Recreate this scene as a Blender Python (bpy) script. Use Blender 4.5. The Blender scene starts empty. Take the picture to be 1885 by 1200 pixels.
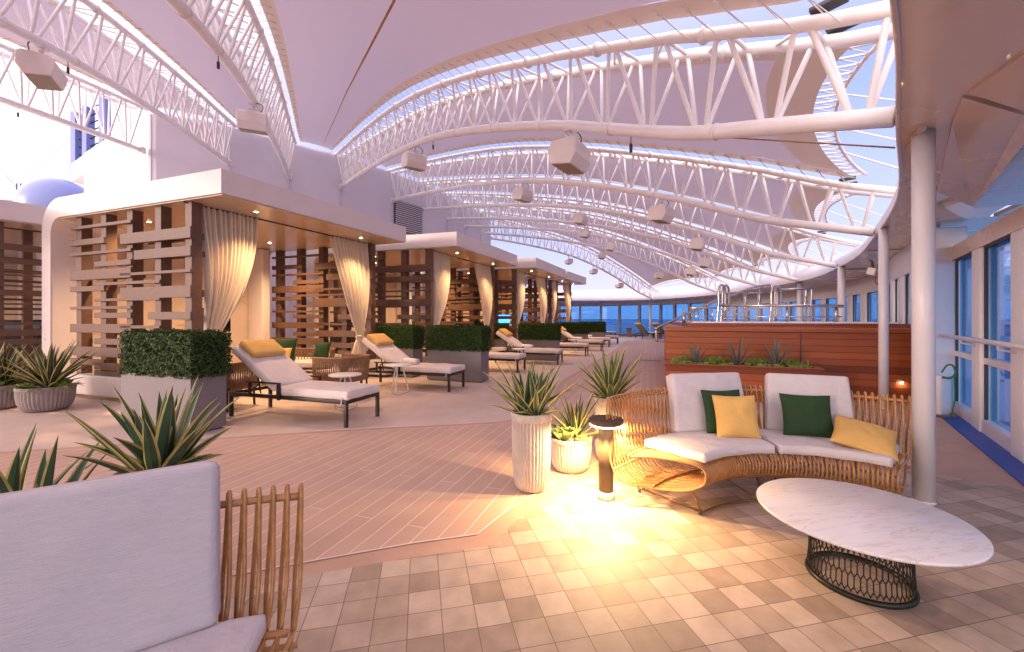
import bpy, bmesh, math, random
from mathutils import Vector, Matrix
from mathutils.geometry import tessellate_polygon
random.seed(7)
PI = math.pi; R = math.radians
scene = bpy.context.scene
COL = scene.collection
H = 1.36; F = 755.0; CX = 942.5; HY = 587.0      # eye height and lens, as measured from the tile grid

def G(px, py, z=0.0):
    Y = (H - z) * F / (py - HY)
    return ((px - CX) / F * Y, Y)
def at(px, py, Y):
    return Vector(((px - CX) / F * Y, Y, H - (py - HY) / F * Y))

# ------------------------------------------------------------------ mesh builder
class MB:
    def __init__(s):
        s.v = []; s.f = []; s.m = []; s.cur = 0; s.sm = []; s.smooth = False
    def add(s, vs, fs, smooth=None):
        b = len(s.v); s.v.extend([tuple(p) for p in vs])
        for f in fs:
            s.f.append([b + i for i in f]); s.m.append(s.cur); s.sm.append(s.smooth if smooth is None else smooth)
    def box(s, c, d, rz=0.0, rx=0.0, ry=0.0):
        M = Matrix.Translation(Vector(c)) @ Matrix.Rotation(rz, 4, 'Z') @ Matrix.Rotation(ry, 4, 'Y') @ Matrix.Rotation(rx, 4, 'X')
        x, y, z = d[0] / 2, d[1] / 2, d[2] / 2
        vs = [M @ Vector(p) for p in ((-x,-y,-z),(x,-y,-z),(x,y,-z),(-x,y,-z),(-x,-y,z),(x,-y,z),(x,y,z),(-x,y,z))]
        s.add(vs, [(0,3,2,1),(4,5,6,7),(0,1,5,4),(1,2,6,5),(2,3,7,6),(3,0,4,7)], False)
    def bbox(s, c, d, b=0.01, rz=0.0, rx=0.0, ry=0.0):       # box with chamfered edges
        M = Matrix.Translation(Vector(c)) @ Matrix.Rotation(rz, 4, 'Z') @ Matrix.Rotation(ry, 4, 'Y') @ Matrix.Rotation(rx, 4, 'X')
        bm = bmesh.new(); bmesh.ops.create_cube(bm, size=1)
        for v in bm.verts: v.co = Vector((v.co.x * d[0], v.co.y * d[1], v.co.z * d[2]))
        bmesh.ops.bevel(bm, geom=list(bm.edges), offset=min(b, min(d) * .45), segments=2, profile=.7, affect='EDGES')
        bm.verts.index_update()
        s.add([M @ v.co for v in bm.verts], [[v.index for v in f.verts] for f in bm.faces], True); bm.free()
    def prism(s, poly, z0, z1):
        n = len(poly)
        a = sum(poly[i][0] * poly[(i+1) % n][1] - poly[(i+1) % n][0] * poly[i][1] for i in range(n))
        if a < 0: poly = poly[::-1]
        vs = [(p[0], p[1], z0) for p in poly] + [(p[0], p[1], z1) for p in poly]
        tris = tessellate_polygon([[Vector((p[0], p[1], 0)) for p in poly]])
        fs = []
        for t in tris:
            A, B, C = [poly[i] for i in t]
            if (B[0]-A[0])*(C[1]-A[1]) - (B[1]-A[1])*(C[0]-A[0]) < 0: t = (t[0], t[2], t[1])
            fs.append((t[0] + n, t[1] + n, t[2] + n)); fs.append((t[0], t[2], t[1]))
        for i in range(n): fs.append((i, (i+1) % n, n + (i+1) % n, n + i))
        s.add(vs, fs, False)
    def tube(s, pts, r, n=6, closed=False, cap=True):
        pts = [Vector(p) for p in pts]; m = len(pts); rr = r if isinstance(r, (list, tuple)) else [r] * m
        vs = []; up = None
        for i, p in enumerate(pts):
            if closed: t = pts[(i+1) % m] - pts[i-1]
            else: t = pts[min(i+1, m-1)] - pts[max(i-1, 0)]
            if t.length < 1e-9: t = Vector((0,0,1))
            t.normalize()
            if up is None: up = t.orthogonal().normalized()
            up = up - t * up.dot(t)
            if up.length < 1e-6: up = t.orthogonal()
            up.normalize(); w = t.cross(up)
            for k in range(n):
                a = 2 * PI * k / n; vs.append(p + (up * math.cos(a) + w * math.sin(a)) * rr[i])
        fs = []
        for i in range(m if closed else m - 1):
            j = (i + 1) % m
            for k in range(n):
                fs.append((i*n+k, i*n+(k+1) % n, j*n+(k+1) % n, j*n+k))
        if cap and not closed:
            fs.append(tuple(range(n))[::-1]); fs.append(tuple((m-1)*n + k for k in range(n)))
        s.add(vs, fs, True)
    def lathe(s, prof, n=32, c=(0,0), flute=None, z0=0, cap=True):
        vs = []; m = len(prof)
        for i, (r, z) in enumerate(prof):
            for k in range(n):
                a = 2 * PI * k / n; q = r
                if flute and flute[2] <= z <= flute[3]: q = r - flute[1] * (0.5 + 0.5 * math.cos(a * flute[0])) ** 2
                vs.append((c[0] + q * math.cos(a), c[1] + q * math.sin(a), z + z0))
        fs = []
        for i in range(m - 1):
            for k in range(n):
                fs.append((i*n+k, i*n+(k+1) % n, (i+1)*n+(k+1) % n, (i+1)*n+k))
        if cap: fs.append(tuple(range(n))[::-1]); fs.append(tuple((m-1)*n + k for k in range(n)))
        s.add(vs, fs, True)
    def slab(s, hw, hd, th, fn=None, r=None, bulge=0.0, pinch=0.0, p=3.0, nx=14, ny=14, puck=0.0):
        """soft cushion: rounded edges, optional bulge; fn maps (x, y, z) to space"""
        r = r or th / 2
        def grid(h, n):
            e = [0, .06, .2, .45, .75, 1.0]
            a = [-h + r * q for q in e]
            inner = [-h + r + (2 * h - 2 * r) * i / n for i in range(1, n)]
            return a + inner + [-q for q in a[::-1]]
        xs = grid(hw, nx); ys = grid(hd, ny); vs = []; idx = {}
        def prof(d):
            d = max(0.0, min(1.0, d / r)); return (1 - (1 - d) ** p) ** (1 / p)
        for sgn in (1, -1):
            for i, x in enumerate(xs):
                for j, y in enumerate(ys):
                    hgt = min(prof(hw - abs(x)), prof(hd - abs(y))) if p > 2.6 else prof(hw - abs(x)) * prof(hd - abs(y))
                    u = x / hw; v = y / hd
                    z = sgn * (th / 2 * hgt + bulge * (1 - u*u) * (1 - v*v) * hgt)
                    z += (puck * math.sin(7.3 * u + 3 * v) * math.sin(5.1 * v + 1.7 * u) + (puck * .6) * math.sin(13 * u - 6 * v * v) * math.sin(4 * v + 9 * u * u)) * hgt
                    if p > 2.6:
                        cx = max(0, abs(x) - (hw - r)); cy = max(0, abs(y) - (hd - r)); l = math.hypot(cx, cy)
                        if l > r:
                            k = r / l; X = math.copysign(hw - r + cx * k, x) if cx else x; Y = math.copysign(hd - r + cy * k, y) if cy else y
                        else: X, Y = x, y
                    else: X, Y = x, y
                    if pinch:
                        X = X * (1 - pinch * (1 - abs(v) ** 2)); Y = Y * (1 - pinch * (1 - abs(u) ** 2))
                    q = Vector((X, Y, z)); vs.append(fn(q) if fn else q)
        nX, nY = len(xs), len(ys); N = nX * nY; fs = []
        for i in range(nX - 1):
            for j in range(nY - 1):
                a = i*nY + j; b = a + nY
                fs.append((a, b, b+1, a+1)); fs.append((N+a, N+a+1, N+b+1, N+b))
        s.add(vs, fs, True)
    def build(s, name, mats, parent=None, merge=0.0, bevel=0.0):
        me = bpy.data.meshes.new(name); me.from_pydata([tuple(v) for v in s.v], [], s.f)
        mats = mats if isinstance(mats, (list, tuple)) else [mats]
        for m in mats: me.materials.append(m)
        me.polygons.foreach_set('material_index', s.m); me.polygons.foreach_set('use_smooth', s.sm)
        if merge:
            bm = bmesh.new(); bm.from_mesh(me); bmesh.ops.remove_doubles(bm, verts=bm.verts, dist=merge); bm.to_mesh(me); bm.free()
        me.update()
        o = bpy.data.objects.new(name, me); COL.objects.link(o)
        if parent: o.parent = parent
        if bevel:
            md = o.modifiers.new('Bevel', 'BEVEL'); md.width = bevel; md.segments = 2; md.limit_method = 'ANGLE'; md.angle_limit = R(40)
        return o

def T(o, label=None, cat=None, group=None, kind=None):
    if label: o['label'] = label
    if cat: o['category'] = cat
    if group: o['group'] = group
    if kind: o['kind'] = kind
    return o
def thing(name, label, cat, loc=(0,0,0), rz=0.0, group=None):
    o = bpy.data.objects.new(name, None); COL.objects.link(o); o.empty_display_size = .2
    o.location = loc; o.rotation_euler = (0, 0, rz); return T(o, label, cat, group)
def dup(root, loc, rz, label, group=None, skip=()):
    r = root.copy(); COL.objects.link(r); r.location = loc; r.rotation_euler = (0, 0, rz); r['label'] = label
    if group: r['group'] = group
    for ch in list(root.children):
        if ch.name.split('.')[0] in skip: continue
        c = ch.copy(); COL.objects.link(c); c.parent = r
        for g in list(ch.children):
            d = g.copy(); COL.objects.link(d); d.parent = c
    return r
def catmull(pts, n=6, closed=False):
    pts = [Vector(p) for p in pts]; m = len(pts); out = []
    for i in range(m if closed else m - 1):
        if closed: a, b, c, d = pts[i-1], pts[i], pts[(i+1) % m], pts[(i+2) % m]
        else: a, b, c, d = pts[max(i-1, 0)], pts[i], pts[i+1], pts[min(i+2, m-1)]
        for k in range(n):
            t = k / n
            out.append(.5 * ((2*b) + (c-a)*t + (2*a-5*b+4*c-d)*t*t + (3*b-a-3*c+d)*t*t*t))
    if not closed: out.append(pts[-1])
    return out

# ------------------------------------------------------------------ materials
def nodes(name):
    m = bpy.data.materials.new(name); m.use_nodes = True; nt = m.node_tree
    return m, nt, nt.nodes['Principled BSDF']
def mat(name, col, rough=.6, metal=0.0, var=.08, scale=6.0, bump=0.0, bscale=120.0, stretch=(1,1,1), coat=0.0, rv=0.08, spec=.5, space='Object', weave=0.0):
    m, nt, b = nodes(name); N = nt.nodes; L = nt.links
    tc = N.new('ShaderNodeTexCoord'); mp = N.new('ShaderNodeMapping'); mp.inputs['Scale'].default_value = stretch
    L.new(tc.outputs[space], mp.inputs[0])
    n1 = N.new('ShaderNodeTexNoise'); n1.inputs['Scale'].default_value = scale; n1.inputs['Detail'].default_value = 5; n1.inputs['Roughness'].default_value = .62
    L.new(mp.outputs[0], n1.inputs[0])
    mx = N.new('ShaderNodeMix'); mx.data_type = 'RGBA'
    mx.inputs[6].default_value = (*[c * (1 - var) for c in col], 1); mx.inputs[7].default_value = (*[min(1, c * (1 + var)) for c in col], 1)
    mr = N.new('ShaderNodeMapRange'); mr.inputs[1].default_value = .3; mr.inputs[2].default_value = .7
    L.new(n1.outputs[0], mr.inputs[0]); L.new(mr.outputs[0], mx.inputs[0]); L.new(mx.outputs[2], b.inputs['Base Color'])
    r2 = N.new('ShaderNodeMapRange'); r2.inputs[3].default_value = max(.02, rough - rv); r2.inputs[4].default_value = min(1, rough + rv)
    L.new(n1.outputs[0], r2.inputs[0]); L.new(r2.outputs[0], b.inputs['Roughness'])
    b.inputs['Metallic'].default_value = metal; b.inputs['Coat Weight'].default_value = coat
    b.inputs['Specular IOR Level'].default_value = spec
    if bump:
        n2 = N.new('ShaderNodeTexNoise'); n2.inputs['Scale'].default_value = bscale; n2.inputs['Detail'].default_value = 3
        L.new(mp.outputs[0], n2.inputs[0])
        bp = N.new('ShaderNodeBump'); bp.inputs['Strength'].default_value = bump; bp.inputs['Distance'].default_value = .01
        L.new(n2.outputs[0], bp.inputs['Height']); L.new(bp.outputs[0], b.inputs['Normal'])
        if weave:
            w = N.new('ShaderNodeTexWave'); w.inputs['Scale'].default_value = weave; w.bands_direction = 'Z'; w.inputs['Distortion'].default_value = 1.5; w.inputs['Detail'].default_value = 2; w.inputs['Detail Scale'].default_value = 3
            L.new(mp.outputs[0], w.inputs[0]); ad = N.new('ShaderNodeMath'); ad.operation = 'ADD'
            L.new(n2.outputs[0], ad.inputs[0]); L.new(w.outputs[1], ad.inputs[1]); L.new(ad.outputs[0], bp.inputs['Height'])
    return m
def emis(name, col, st):
    m, nt, b = nodes(name); b.inputs['Base Color'].default_value = (*col, 1); b.inputs['Emission Color'].default_value = (*col, 1); b.inputs['Emission Strength'].default_value = st
    return m
M = {}
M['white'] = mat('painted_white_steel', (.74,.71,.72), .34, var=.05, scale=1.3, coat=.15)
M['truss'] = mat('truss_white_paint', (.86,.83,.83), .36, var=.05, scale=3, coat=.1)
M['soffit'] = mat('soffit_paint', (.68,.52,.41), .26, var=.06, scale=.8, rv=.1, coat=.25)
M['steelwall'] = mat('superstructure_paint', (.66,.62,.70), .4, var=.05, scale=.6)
M['tower'] = mat('lit_end_and_frame_paint', (.82,.82,.82), .45, var=.03, scale=.6)  # wall paint with sky glow put in, for the end wall; also window frames
M['cabana'] = mat('cabana_white_laminate', (.76,.70,.68), .3, var=.04, scale=1.2, coat=.2)
M['ceil'] = mat('cabana_ceiling_laminate', (.60,.47,.35), .22, var=.04, scale=1, coat=.3)
M['panel'] = mat('cabana_back_panel', (.56,.46,.40), .5, var=.06, scale=2)
M['motif'] = mat('palm_motif_print', (.50,.37,.27), .5, var=.05)
M['slat'] = mat('brown_wood_profile', (.135,.07,.045), .5, var=.28, scale=9, stretch=(1,1,14), bump=.15, bscale=60)
M['curtain'] = mat('linen_curtain', (.76,.66,.53), .85, var=.06, scale=3, bump=.15, bscale=500)
M['fabric'] = mat('ivory_outdoor_fabric', (.60,.55,.57), .9, var=.055, scale=16, stretch=(1,1,11), bump=.5, bscale=45)
M['mattress'] = mat('lounger_mattress_fabric', (.70,.62,.59), .9, var=.08, scale=5, bump=.25, bscale=500)
M['yellow'] = mat('yellow_fabric', (.66,.40,.115), .85, var=.08, scale=8, bump=.25, bscale=600)
M['green'] = mat('green_fabric', (.014,.045,.012), .9, var=.15, scale=8, bump=.25, bscale=600)
M['dark'] = mat('dark_bronze_aluminium', (.035,.028,.024), .38, metal=.4, var=.15, scale=8)
M['rattan'] = mat('honey_rattan', (.42,.20,.065), .42, var=.28, scale=22, bump=.1, bscale=200, coat=.2)
M['wicker'] = mat('brown_rope', (.26,.14,.07), .6, var=.25, scale=16, bump=.2, bscale=200)
M['wire'] = mat('brass_wire', (.30,.17,.06), .35, metal=.8, var=.1)
M['conc'] = mat('ribbed_concrete', (.47,.42,.38), .85, var=.13, scale=9, bump=.35, bscale=90)
M['concdark'] = mat('ribbed_dark_concrete', (.29,.245,.24), .85, var=.15, scale=9, bump=.35, bscale=90)
M['greybox'] = mat('grey_planter_paint', (.185,.165,.175), .55, var=.06, scale=3)
M['soil'] = mat('dark_pebbles', (.10,.09,.09), .8, var=.5, scale=40, bump=.8, bscale=60)
M['pebble'] = mat('grey_pebbles', (.30,.27,.26), .7, var=.35, scale=12)
M['mesh'] = mat('black_mesh_metal', (.02,.021,.016), .4, metal=.5, var=.1)
M['steel'] = mat('brushed_stainless', (.55,.50,.47), .2, metal=1, var=.06)
M['tie'] = mat('dark_cable', (.05,.045,.05), .6)
M['black'] = mat('black_screen', (.008,.008,.01), .12, var=.1)
M['blue'] = mat('blue_glossy_gutter_paint', (.008,.07,.42), .38, var=.12, scale=2, spec=.25)
M['navy'] = mat('navy_gutter_paint', (.008,.016,.09), .45, var=.12, spec=.2)
M['sidetable'] = mat('white_side_table_paint', (.80,.78,.77), .35, var=.03)
M['towel'] = mat('white_terry_towel', (.80,.77,.79), .95, var=.05, bump=.6, bscale=300)
M['olive'] = mat('olive_sling_mesh', (.20,.20,.07), .7, var=.15)
M['bollard'] = mat('bronze_bollard_paint', (.085,.055,.035), .55, metal=.1, var=.1, spec=.3)
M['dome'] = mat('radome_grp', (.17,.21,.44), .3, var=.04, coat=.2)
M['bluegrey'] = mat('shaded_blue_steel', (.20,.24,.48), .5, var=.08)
M['speaker'] = mat('speaker_cabinet', (.82,.75,.71), .55, var=.04)
M['grille'] = mat('speaker_grille', (.36,.29,.22), .6, var=.1, bump=.5, bscale=300)
M['hosegreen'] = mat('green_hose', (.03,.18,.05), .45)
M['red'] = mat('red_cable', (.5,.02,.02), .5)
M['lamp'] = emis('warm_lamp_lens', (1,.70,.40), 12)
M['screen'] = emis('television_picture', (.05,.25,.9), 1.6)

def leafmat(name, c, c2, rough=.45):
    m = mat(name, c, rough, var=.3, scale=14, stretch=(1,1,.4)); nt = m.node_tree; b = nt.nodes['Principled BSDF']
    b.inputs['Subsurface Weight'].default_value = 0.0
    return m
M['agave'] = leafmat('agave_green', (.040,.095,.048), 0)
M['agavey'] = leafmat('agave_cream_margin', (.50,.42,.13), 0)
M['agaved'] = leafmat('agave_dark_green', (.028,.055,.028), 0)
M['agaveb'] = leafmat('blue_grey_agave', (.10,.13,.11), 0)
M['succ'] = leafmat('pale_succulent_green', (.20,.28,.10), 0)
M['succ2'] = leafmat('bright_succulent_green', (.14,.24,.035), 0)
M['pink'] = leafmat('pink_succulent', (.42,.20,.14), 0)
M['hedge'] = mat('boxwood_leaf', (.022,.055,.010), .55, var=.55, scale=30, spec=.2)
M['hedge2'] = mat('boxwood_young_leaf', (.055,.10,.016), .5, var=.4, scale=30, spec=.25)
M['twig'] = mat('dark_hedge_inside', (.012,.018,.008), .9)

def mth(nt, op, a, b=None, c=None):
    n = nt.nodes.new('ShaderNodeMath'); n.operation = op
    for i, v in enumerate((a, b, c)):
        if v is None: continue
        if isinstance(v, (int, float)): n.inputs[i].default_value = v
        else: nt.links.new(v, n.inputs[i])
    return n.outputs[0]
def rotcoords(nt, ang, org=(0,0), scale=1.0):
    tc = nt.nodes.new('ShaderNodeTexCoord'); sp = nt.nodes.new('ShaderNodeSeparateXYZ'); nt.links.new(tc.outputs['Object'], sp.inputs[0])
    x = mth(nt, 'SUBTRACT', sp.outputs[0], org[0]); y = mth(nt, 'SUBTRACT', sp.outputs[1], org[1])
    c, s = math.cos(ang), math.sin(ang)
    u = mth(nt, 'ADD', mth(nt, 'MULTIPLY', x, c / scale), mth(nt, 'MULTIPLY', y, s / scale))
    v = mth(nt, 'ADD', mth(nt, 'MULTIPLY', x, -s / scale), mth(nt, 'MULTIPLY', y, c / scale))
    return tc, u, v
def tile_mat():
    m, nt, b = nodes('square_stone_tiles'); L = nt.links; N = nt.nodes
    tc, u, v = rotcoords(nt, R(12.6), (-.48, 1.892), .1522)
    cb = N.new('ShaderNodeCombineXYZ'); L.new(mth(nt, 'FLOOR', u), cb.inputs[0]); L.new(mth(nt, 'FLOOR', v), cb.inputs[1])
    wn = N.new('ShaderNodeTexWhiteNoise'); wn.noise_dimensions = '2D'; L.new(cb.outputs[0], wn.inputs[0])
    cr = N.new('ShaderNodeValToRGB'); cr.color_ramp.interpolation = 'CONSTANT'
    cols = [(0,(.37,.275,.21)),(.25,(.44,.335,.26)),(.5,(.50,.385,.305)),(.75,(.56,.44,.35))]
    cr.color_ramp.elements[0].color = (*cols[0][1],1); cr.color_ramp.elements[1].position = cols[1][0]; cr.color_ramp.elements[1].color = (*cols[1][1],1)
    for p, c in cols[2:]:
        e = cr.color_ramp.elements.new(p); e.color = (*c, 1)
    L.new(wn.outputs[0], cr.inputs[0])
    ns = N.new('ShaderNodeTexNoise'); ns.inputs['Scale'].default_value = 9; ns.inputs['Detail'].default_value = 6; L.new(tc.outputs['Object'], ns.inputs[0])
    mv = N.new('ShaderNodeMix'); mv.data_type = 'RGBA'; mv.blend_type = 'MULTIPLY'; mv.inputs[0].default_value = 1
    rr = N.new('ShaderNodeMapRange'); rr.inputs[1].default_value = .3; rr.inputs[2].default_value = .7; rr.inputs[3].default_value = .86; rr.inputs[4].default_value = 1.1
    nd = N.new('ShaderNodeTexNoise'); nd.inputs['Scale'].default_value = 1.1; nd.inputs['Detail'].default_value = 8; nd.inputs['Roughness'].default_value = .7; L.new(tc.outputs['Object'], nd.inputs[0])
    rd = N.new('ShaderNodeMapRange'); rd.inputs[1].default_value = .35; rd.inputs[2].default_value = .6; rd.inputs[3].default_value = .87; rd.inputs[4].default_value = 1.03; L.new(nd.outputs[0], rd.inputs[0])
    L.new(ns.outputs[0], rr.inputs[0]); L.new(cr.outputs[0], mv.inputs[6]); L.new(mth(nt,'MULTIPLY',rr.outputs[0],rd.outputs[0]), mv.inputs[7])
    fu = mth(nt, 'ABSOLUTE', mth(nt, 'SUBTRACT', mth(nt, 'FRACT', u), .5)); fv = mth(nt, 'ABSOLUTE', mth(nt, 'SUBTRACT', mth(nt, 'FRACT', v), .5))
    g = mth(nt, 'GREATER_THAN', mth(nt, 'MAXIMUM', fu, fv), .488)
    mg = N.new('ShaderNodeMix'); mg.data_type = 'RGBA'; L.new(g, mg.inputs[0]); L.new(mv.outputs[2], mg.inputs[6]); mg.inputs[7].default_value = (.17,.115,.08,1)
    L.new(mg.outputs[2], b.inputs['Base Color'])
    ro = N.new('ShaderNodeMapRange'); ro.inputs[3].default_value = .5; ro.inputs[4].default_value = .72; L.new(ns.outputs[0], ro.inputs[0]); L.new(ro.outputs[0], b.inputs['Roughness'])
    n2 = N.new('ShaderNodeTexNoise'); n2.inputs['Scale'].default_value = 70; L.new(tc.outputs['Object'], n2.inputs[0])
    hh = mth(nt, 'SUBTRACT', mth(nt, 'MULTIPLY', n2.outputs[0], .25), g)
    bp = N.new('ShaderNodeBump'); bp.inputs['Strength'].default_value = .35; bp.inputs['Distance'].default_value = .004; L.new(hh, bp.inputs['Height']); L.new(bp.outputs[0], b.inputs['Normal'])
    return m
def plank_mat():
    m, nt, b = nodes('caulked_deck_planks'); L = nt.links; N = nt.nodes
    tc, u, v = rotcoords(nt, R(-18.4), (-.311, 2.587), .137)
    idx = mth(nt, 'FLOOR', u)
    vv = mth(nt, 'ADD', mth(nt, 'DIVIDE', v, 16.0), mth(nt, 'MULTIPLY', idx, .3333))
    l1 = mth(nt, 'LESS_THAN', mth(nt, 'FRACT', u), .058); l2 = mth(nt, 'LESS_THAN', mth(nt, 'FRACT', vv), .0034)
    line = mth(nt, 'MAXIMUM', l1, l2)
    cb = N.new('ShaderNodeCombineXYZ'); L.new(idx, cb.inputs[0]); L.new(mth(nt, 'FLOOR', vv), cb.inputs[1])
    wn = N.new('ShaderNodeTexWhiteNoise'); wn.noise_dimensions = '2D'; L.new(cb.outputs[0], wn.inputs[0])
    ns = N.new('ShaderNodeTexNoise'); ns.inputs['Scale'].default_value = 3; ns.inputs['Detail'].default_value = 7; L.new(tc.outputs['Object'], ns.inputs[0])
    mx = N.new('ShaderNodeMix'); mx.data_type = 'RGBA'; mx.inputs[6].default_value = (.51,.325,.235,1); mx.inputs[7].default_value = (.60,.40,.30,1)
    L.new(mth(nt, 'SUBTRACT', mth(nt, 'MULTIPLY', mth(nt, 'ADD', mth(nt, 'MULTIPLY', wn.outputs[0], .7), mth(nt, 'MULTIPLY', ns.outputs[0], 2.2)), .6), .3), mx.inputs[0])
    mg = N.new('ShaderNodeMix'); mg.data_type = 'RGBA'; L.new(line, mg.inputs[0]); L.new(mx.outputs[2], mg.inputs[6]); mg.inputs[7].default_value = (.74,.60,.55,1)
    L.new(mg.outputs[2], b.inputs['Base Color']); b.inputs['Roughness'].default_value = .6
    return m
def teak_mat():
    m, nt, b = nodes('varnished_teak_cladding'); L = nt.links; N = nt.nodes
    tc = N.new('ShaderNodeTexCoord'); sp = N.new('ShaderNodeSeparateXYZ'); L.new(tc.outputs['Object'], sp.inputs[0])
    z = mth(nt, 'DIVIDE', sp.outputs[2], .112); idx = mth(nt, 'FLOOR', z); fr = mth(nt, 'FRACT', z)
    mp = N.new('ShaderNodeMapping'); mp.inputs['Scale'].default_value = (1.2, 1.2, 22); L.new(tc.outputs['Object'], mp.inputs[0])
    ns = N.new('ShaderNodeTexNoise'); ns.inputs['Scale'].default_value = 3; ns.inputs['Detail'].default_value = 7; L.new(mp.outputs[0], ns.inputs[0])
    wn = N.new('ShaderNodeTexWhiteNoise'); wn.noise_dimensions = '1D'; L.new(idx, wn.inputs['W'])
    f = mth(nt, 'ADD', mth(nt, 'MULTIPLY', wn.outputs[0], .55), mth(nt, 'MULTIPLY', ns.outputs[0], .45))
    cr = N.new('ShaderNodeValToRGB'); cr.color_ramp.elements[0].position = .1; cr.color_ramp.elements[0].color = (.13,.026,.006,1); cr.color_ramp.elements[1].position = .85; cr.color_ramp.elements[1].color = (.36,.09,.022,1)
    L.new(f, cr.inputs[0]); g = mth(nt, 'LESS_THAN', fr, .05)
    mg = N.new('ShaderNodeMix'); mg.data_type = 'RGBA'; L.new(g, mg.inputs[0]); L.new(cr.outputs[0], mg.inputs[6]); mg.inputs[7].default_value = (.02,.008,.005,1)
    L.new(mg.outputs[2], b.inputs['Base Color']); b.inputs['Roughness'].default_value = .38
    bp = N.new('ShaderNodeBump'); bp.inputs['Strength'].default_value = .6; bp.inputs['Distance'].default_value = .006; L.new(mth(nt, 'SUBTRACT', 1.0, g), bp.inputs['Height']); L.new(bp.outputs[0], b.inputs['Normal'])
    return m
def marble_mat():
    m, nt, b = nodes('white_veined_marble'); L = nt.links; N = nt.nodes
    tc = N.new('ShaderNodeTexCoord'); mp = N.new('ShaderNodeMapping'); mp.inputs['Rotation'].default_value = (0,0,R(35)); mp.inputs['Scale'].default_value = (1,7,1); L.new(tc.outputs['Object'], mp.inputs[0])
    n1 = N.new('ShaderNodeTexNoise'); n1.inputs['Scale'].default_value = 2.2; n1.inputs['Detail'].default_value = 9; n1.inputs['Roughness'].default_value = .6; n1.inputs['Distortion'].default_value = .5; L.new(mp.outputs[0], n1.inputs[0])
    cr = N.new('ShaderNodeValToRGB'); e = cr.color_ramp.elements
    e[0].position = .44; e[0].color = (.80,.76,.76,1); e[1].position = .56; e[1].color = (.80,.76,.76,1)
    k = e.new(.5); k.color = (.68,.60,.57,1); k = e.new(.475); k.color = (.785,.745,.745,1); k = e.new(.52); k.color = (.785,.74,.74,1)
    L.new(n1.outputs[0], cr.inputs[0]); L.new(cr.outputs[0], b.inputs['Base Color']); b.inputs['Roughness'].default_value = .28
    return m
def sail_mat(name, col, tr):
    m, nt, b = nodes(name); L = nt.links; N = nt.nodes
    b.inputs['Base Color'].default_value = (*col, 1); b.inputs['Roughness'].default_value = .32
    tl = N.new('ShaderNodeBsdfTranslucent'); tl.inputs[0].default_value = (*[c * .9 for c in col], 1)
    mx = N.new('ShaderNodeMixShader'); mx.inputs[0].default_value = tr; L.new(b.outputs[0], mx.inputs[1]); L.new(tl.outputs[0], mx.inputs[2])
    L.new(mx.outputs[0], N['Material Output'].inputs[0]); return m
def glass_mat():
    m, nt, b = nodes('blue_tinted_glass'); L = nt.links; N = nt.nodes; nt.nodes.remove(b)
    t = N.new('ShaderNodeBsdfTransparent'); t.inputs[0].default_value = (.36,.64,.86,1)
    g = N.new('ShaderNodeBsdfGlossy'); g.inputs['Roughness'].default_value = .03; g.inputs[0].default_value = (.8,.85,1,1)
    lw0 = N.new('ShaderNodeLayerWeight'); lw0.inputs[0].default_value = .5; pw = mth(nt,'POWER',lw0.outputs[1],4.0); fr_ = mth(nt,'MULTIPLY_ADD',pw,.9,.04)
    mx = N.new('ShaderNodeMixShader'); L.new(fr_, mx.inputs[0]); L.new(t.outputs[0], mx.inputs[1]); L.new(g.outputs[0], mx.inputs[2])
    L.new(mx.outputs[0], N['Material Output'].inputs[0]); return m
def clear_mat():
    m = glass_mat(); m.name = 'clear_balustrade_glass'
    for n in m.node_tree.nodes:
        if n.type == 'BSDF_TRANSPARENT': n.inputs[0].default_value = (.86,.90,.93,1)
    return m
def sea_mat():
    m, nt, b = nodes('sea_water'); L = nt.links; N = nt.nodes
    b.inputs['Base Color'].default_value = (.03,.12,.26,1); b.inputs['Roughness'].default_value = .35
    tc = N.new('ShaderNodeTexCoord'); n = N.new('ShaderNodeTexNoise'); n.inputs['Scale'].default_value = .12; n.inputs['Detail'].default_value = 8; L.new(tc.outputs['Object'], n.inputs[0])
    bp = N.new('ShaderNodeBump'); bp.inputs['Strength'].default_value = .8; bp.inputs['Distance'].default_value = 1.5; L.new(n.outputs[0], bp.inputs['Height']); L.new(bp.outputs[0], b.inputs['Normal'])
    return m
M['tile'] = tile_mat(); M['plank'] = plank_mat(); M['teak'] = teak_mat(); M['marble'] = marble_mat()
M['sail'] = sail_mat('translucent_sail_membrane', (.53,.46,.55), .25); M['sailband'] = sail_mat('sail_edge_band', (.62,.48,.40), .15)
M['glass'] = glass_mat(); M['clear'] = clear_mat(); M['sea'] = sea_mat()
M['border'] = mat('deck_margin_board', (.52,.33,.245), .6, var=.08, scale=4)
M['caulk'] = mat('white_caulk', (.74,.60,.55), .7)
M['path'] = mat('smooth_beige_decking', (.62,.49,.42), .55, var=.09, scale=2.5, bump=.1, bscale=60)
M['water'] = mat('pool_water', (.35,.5,.6), .08)
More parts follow.
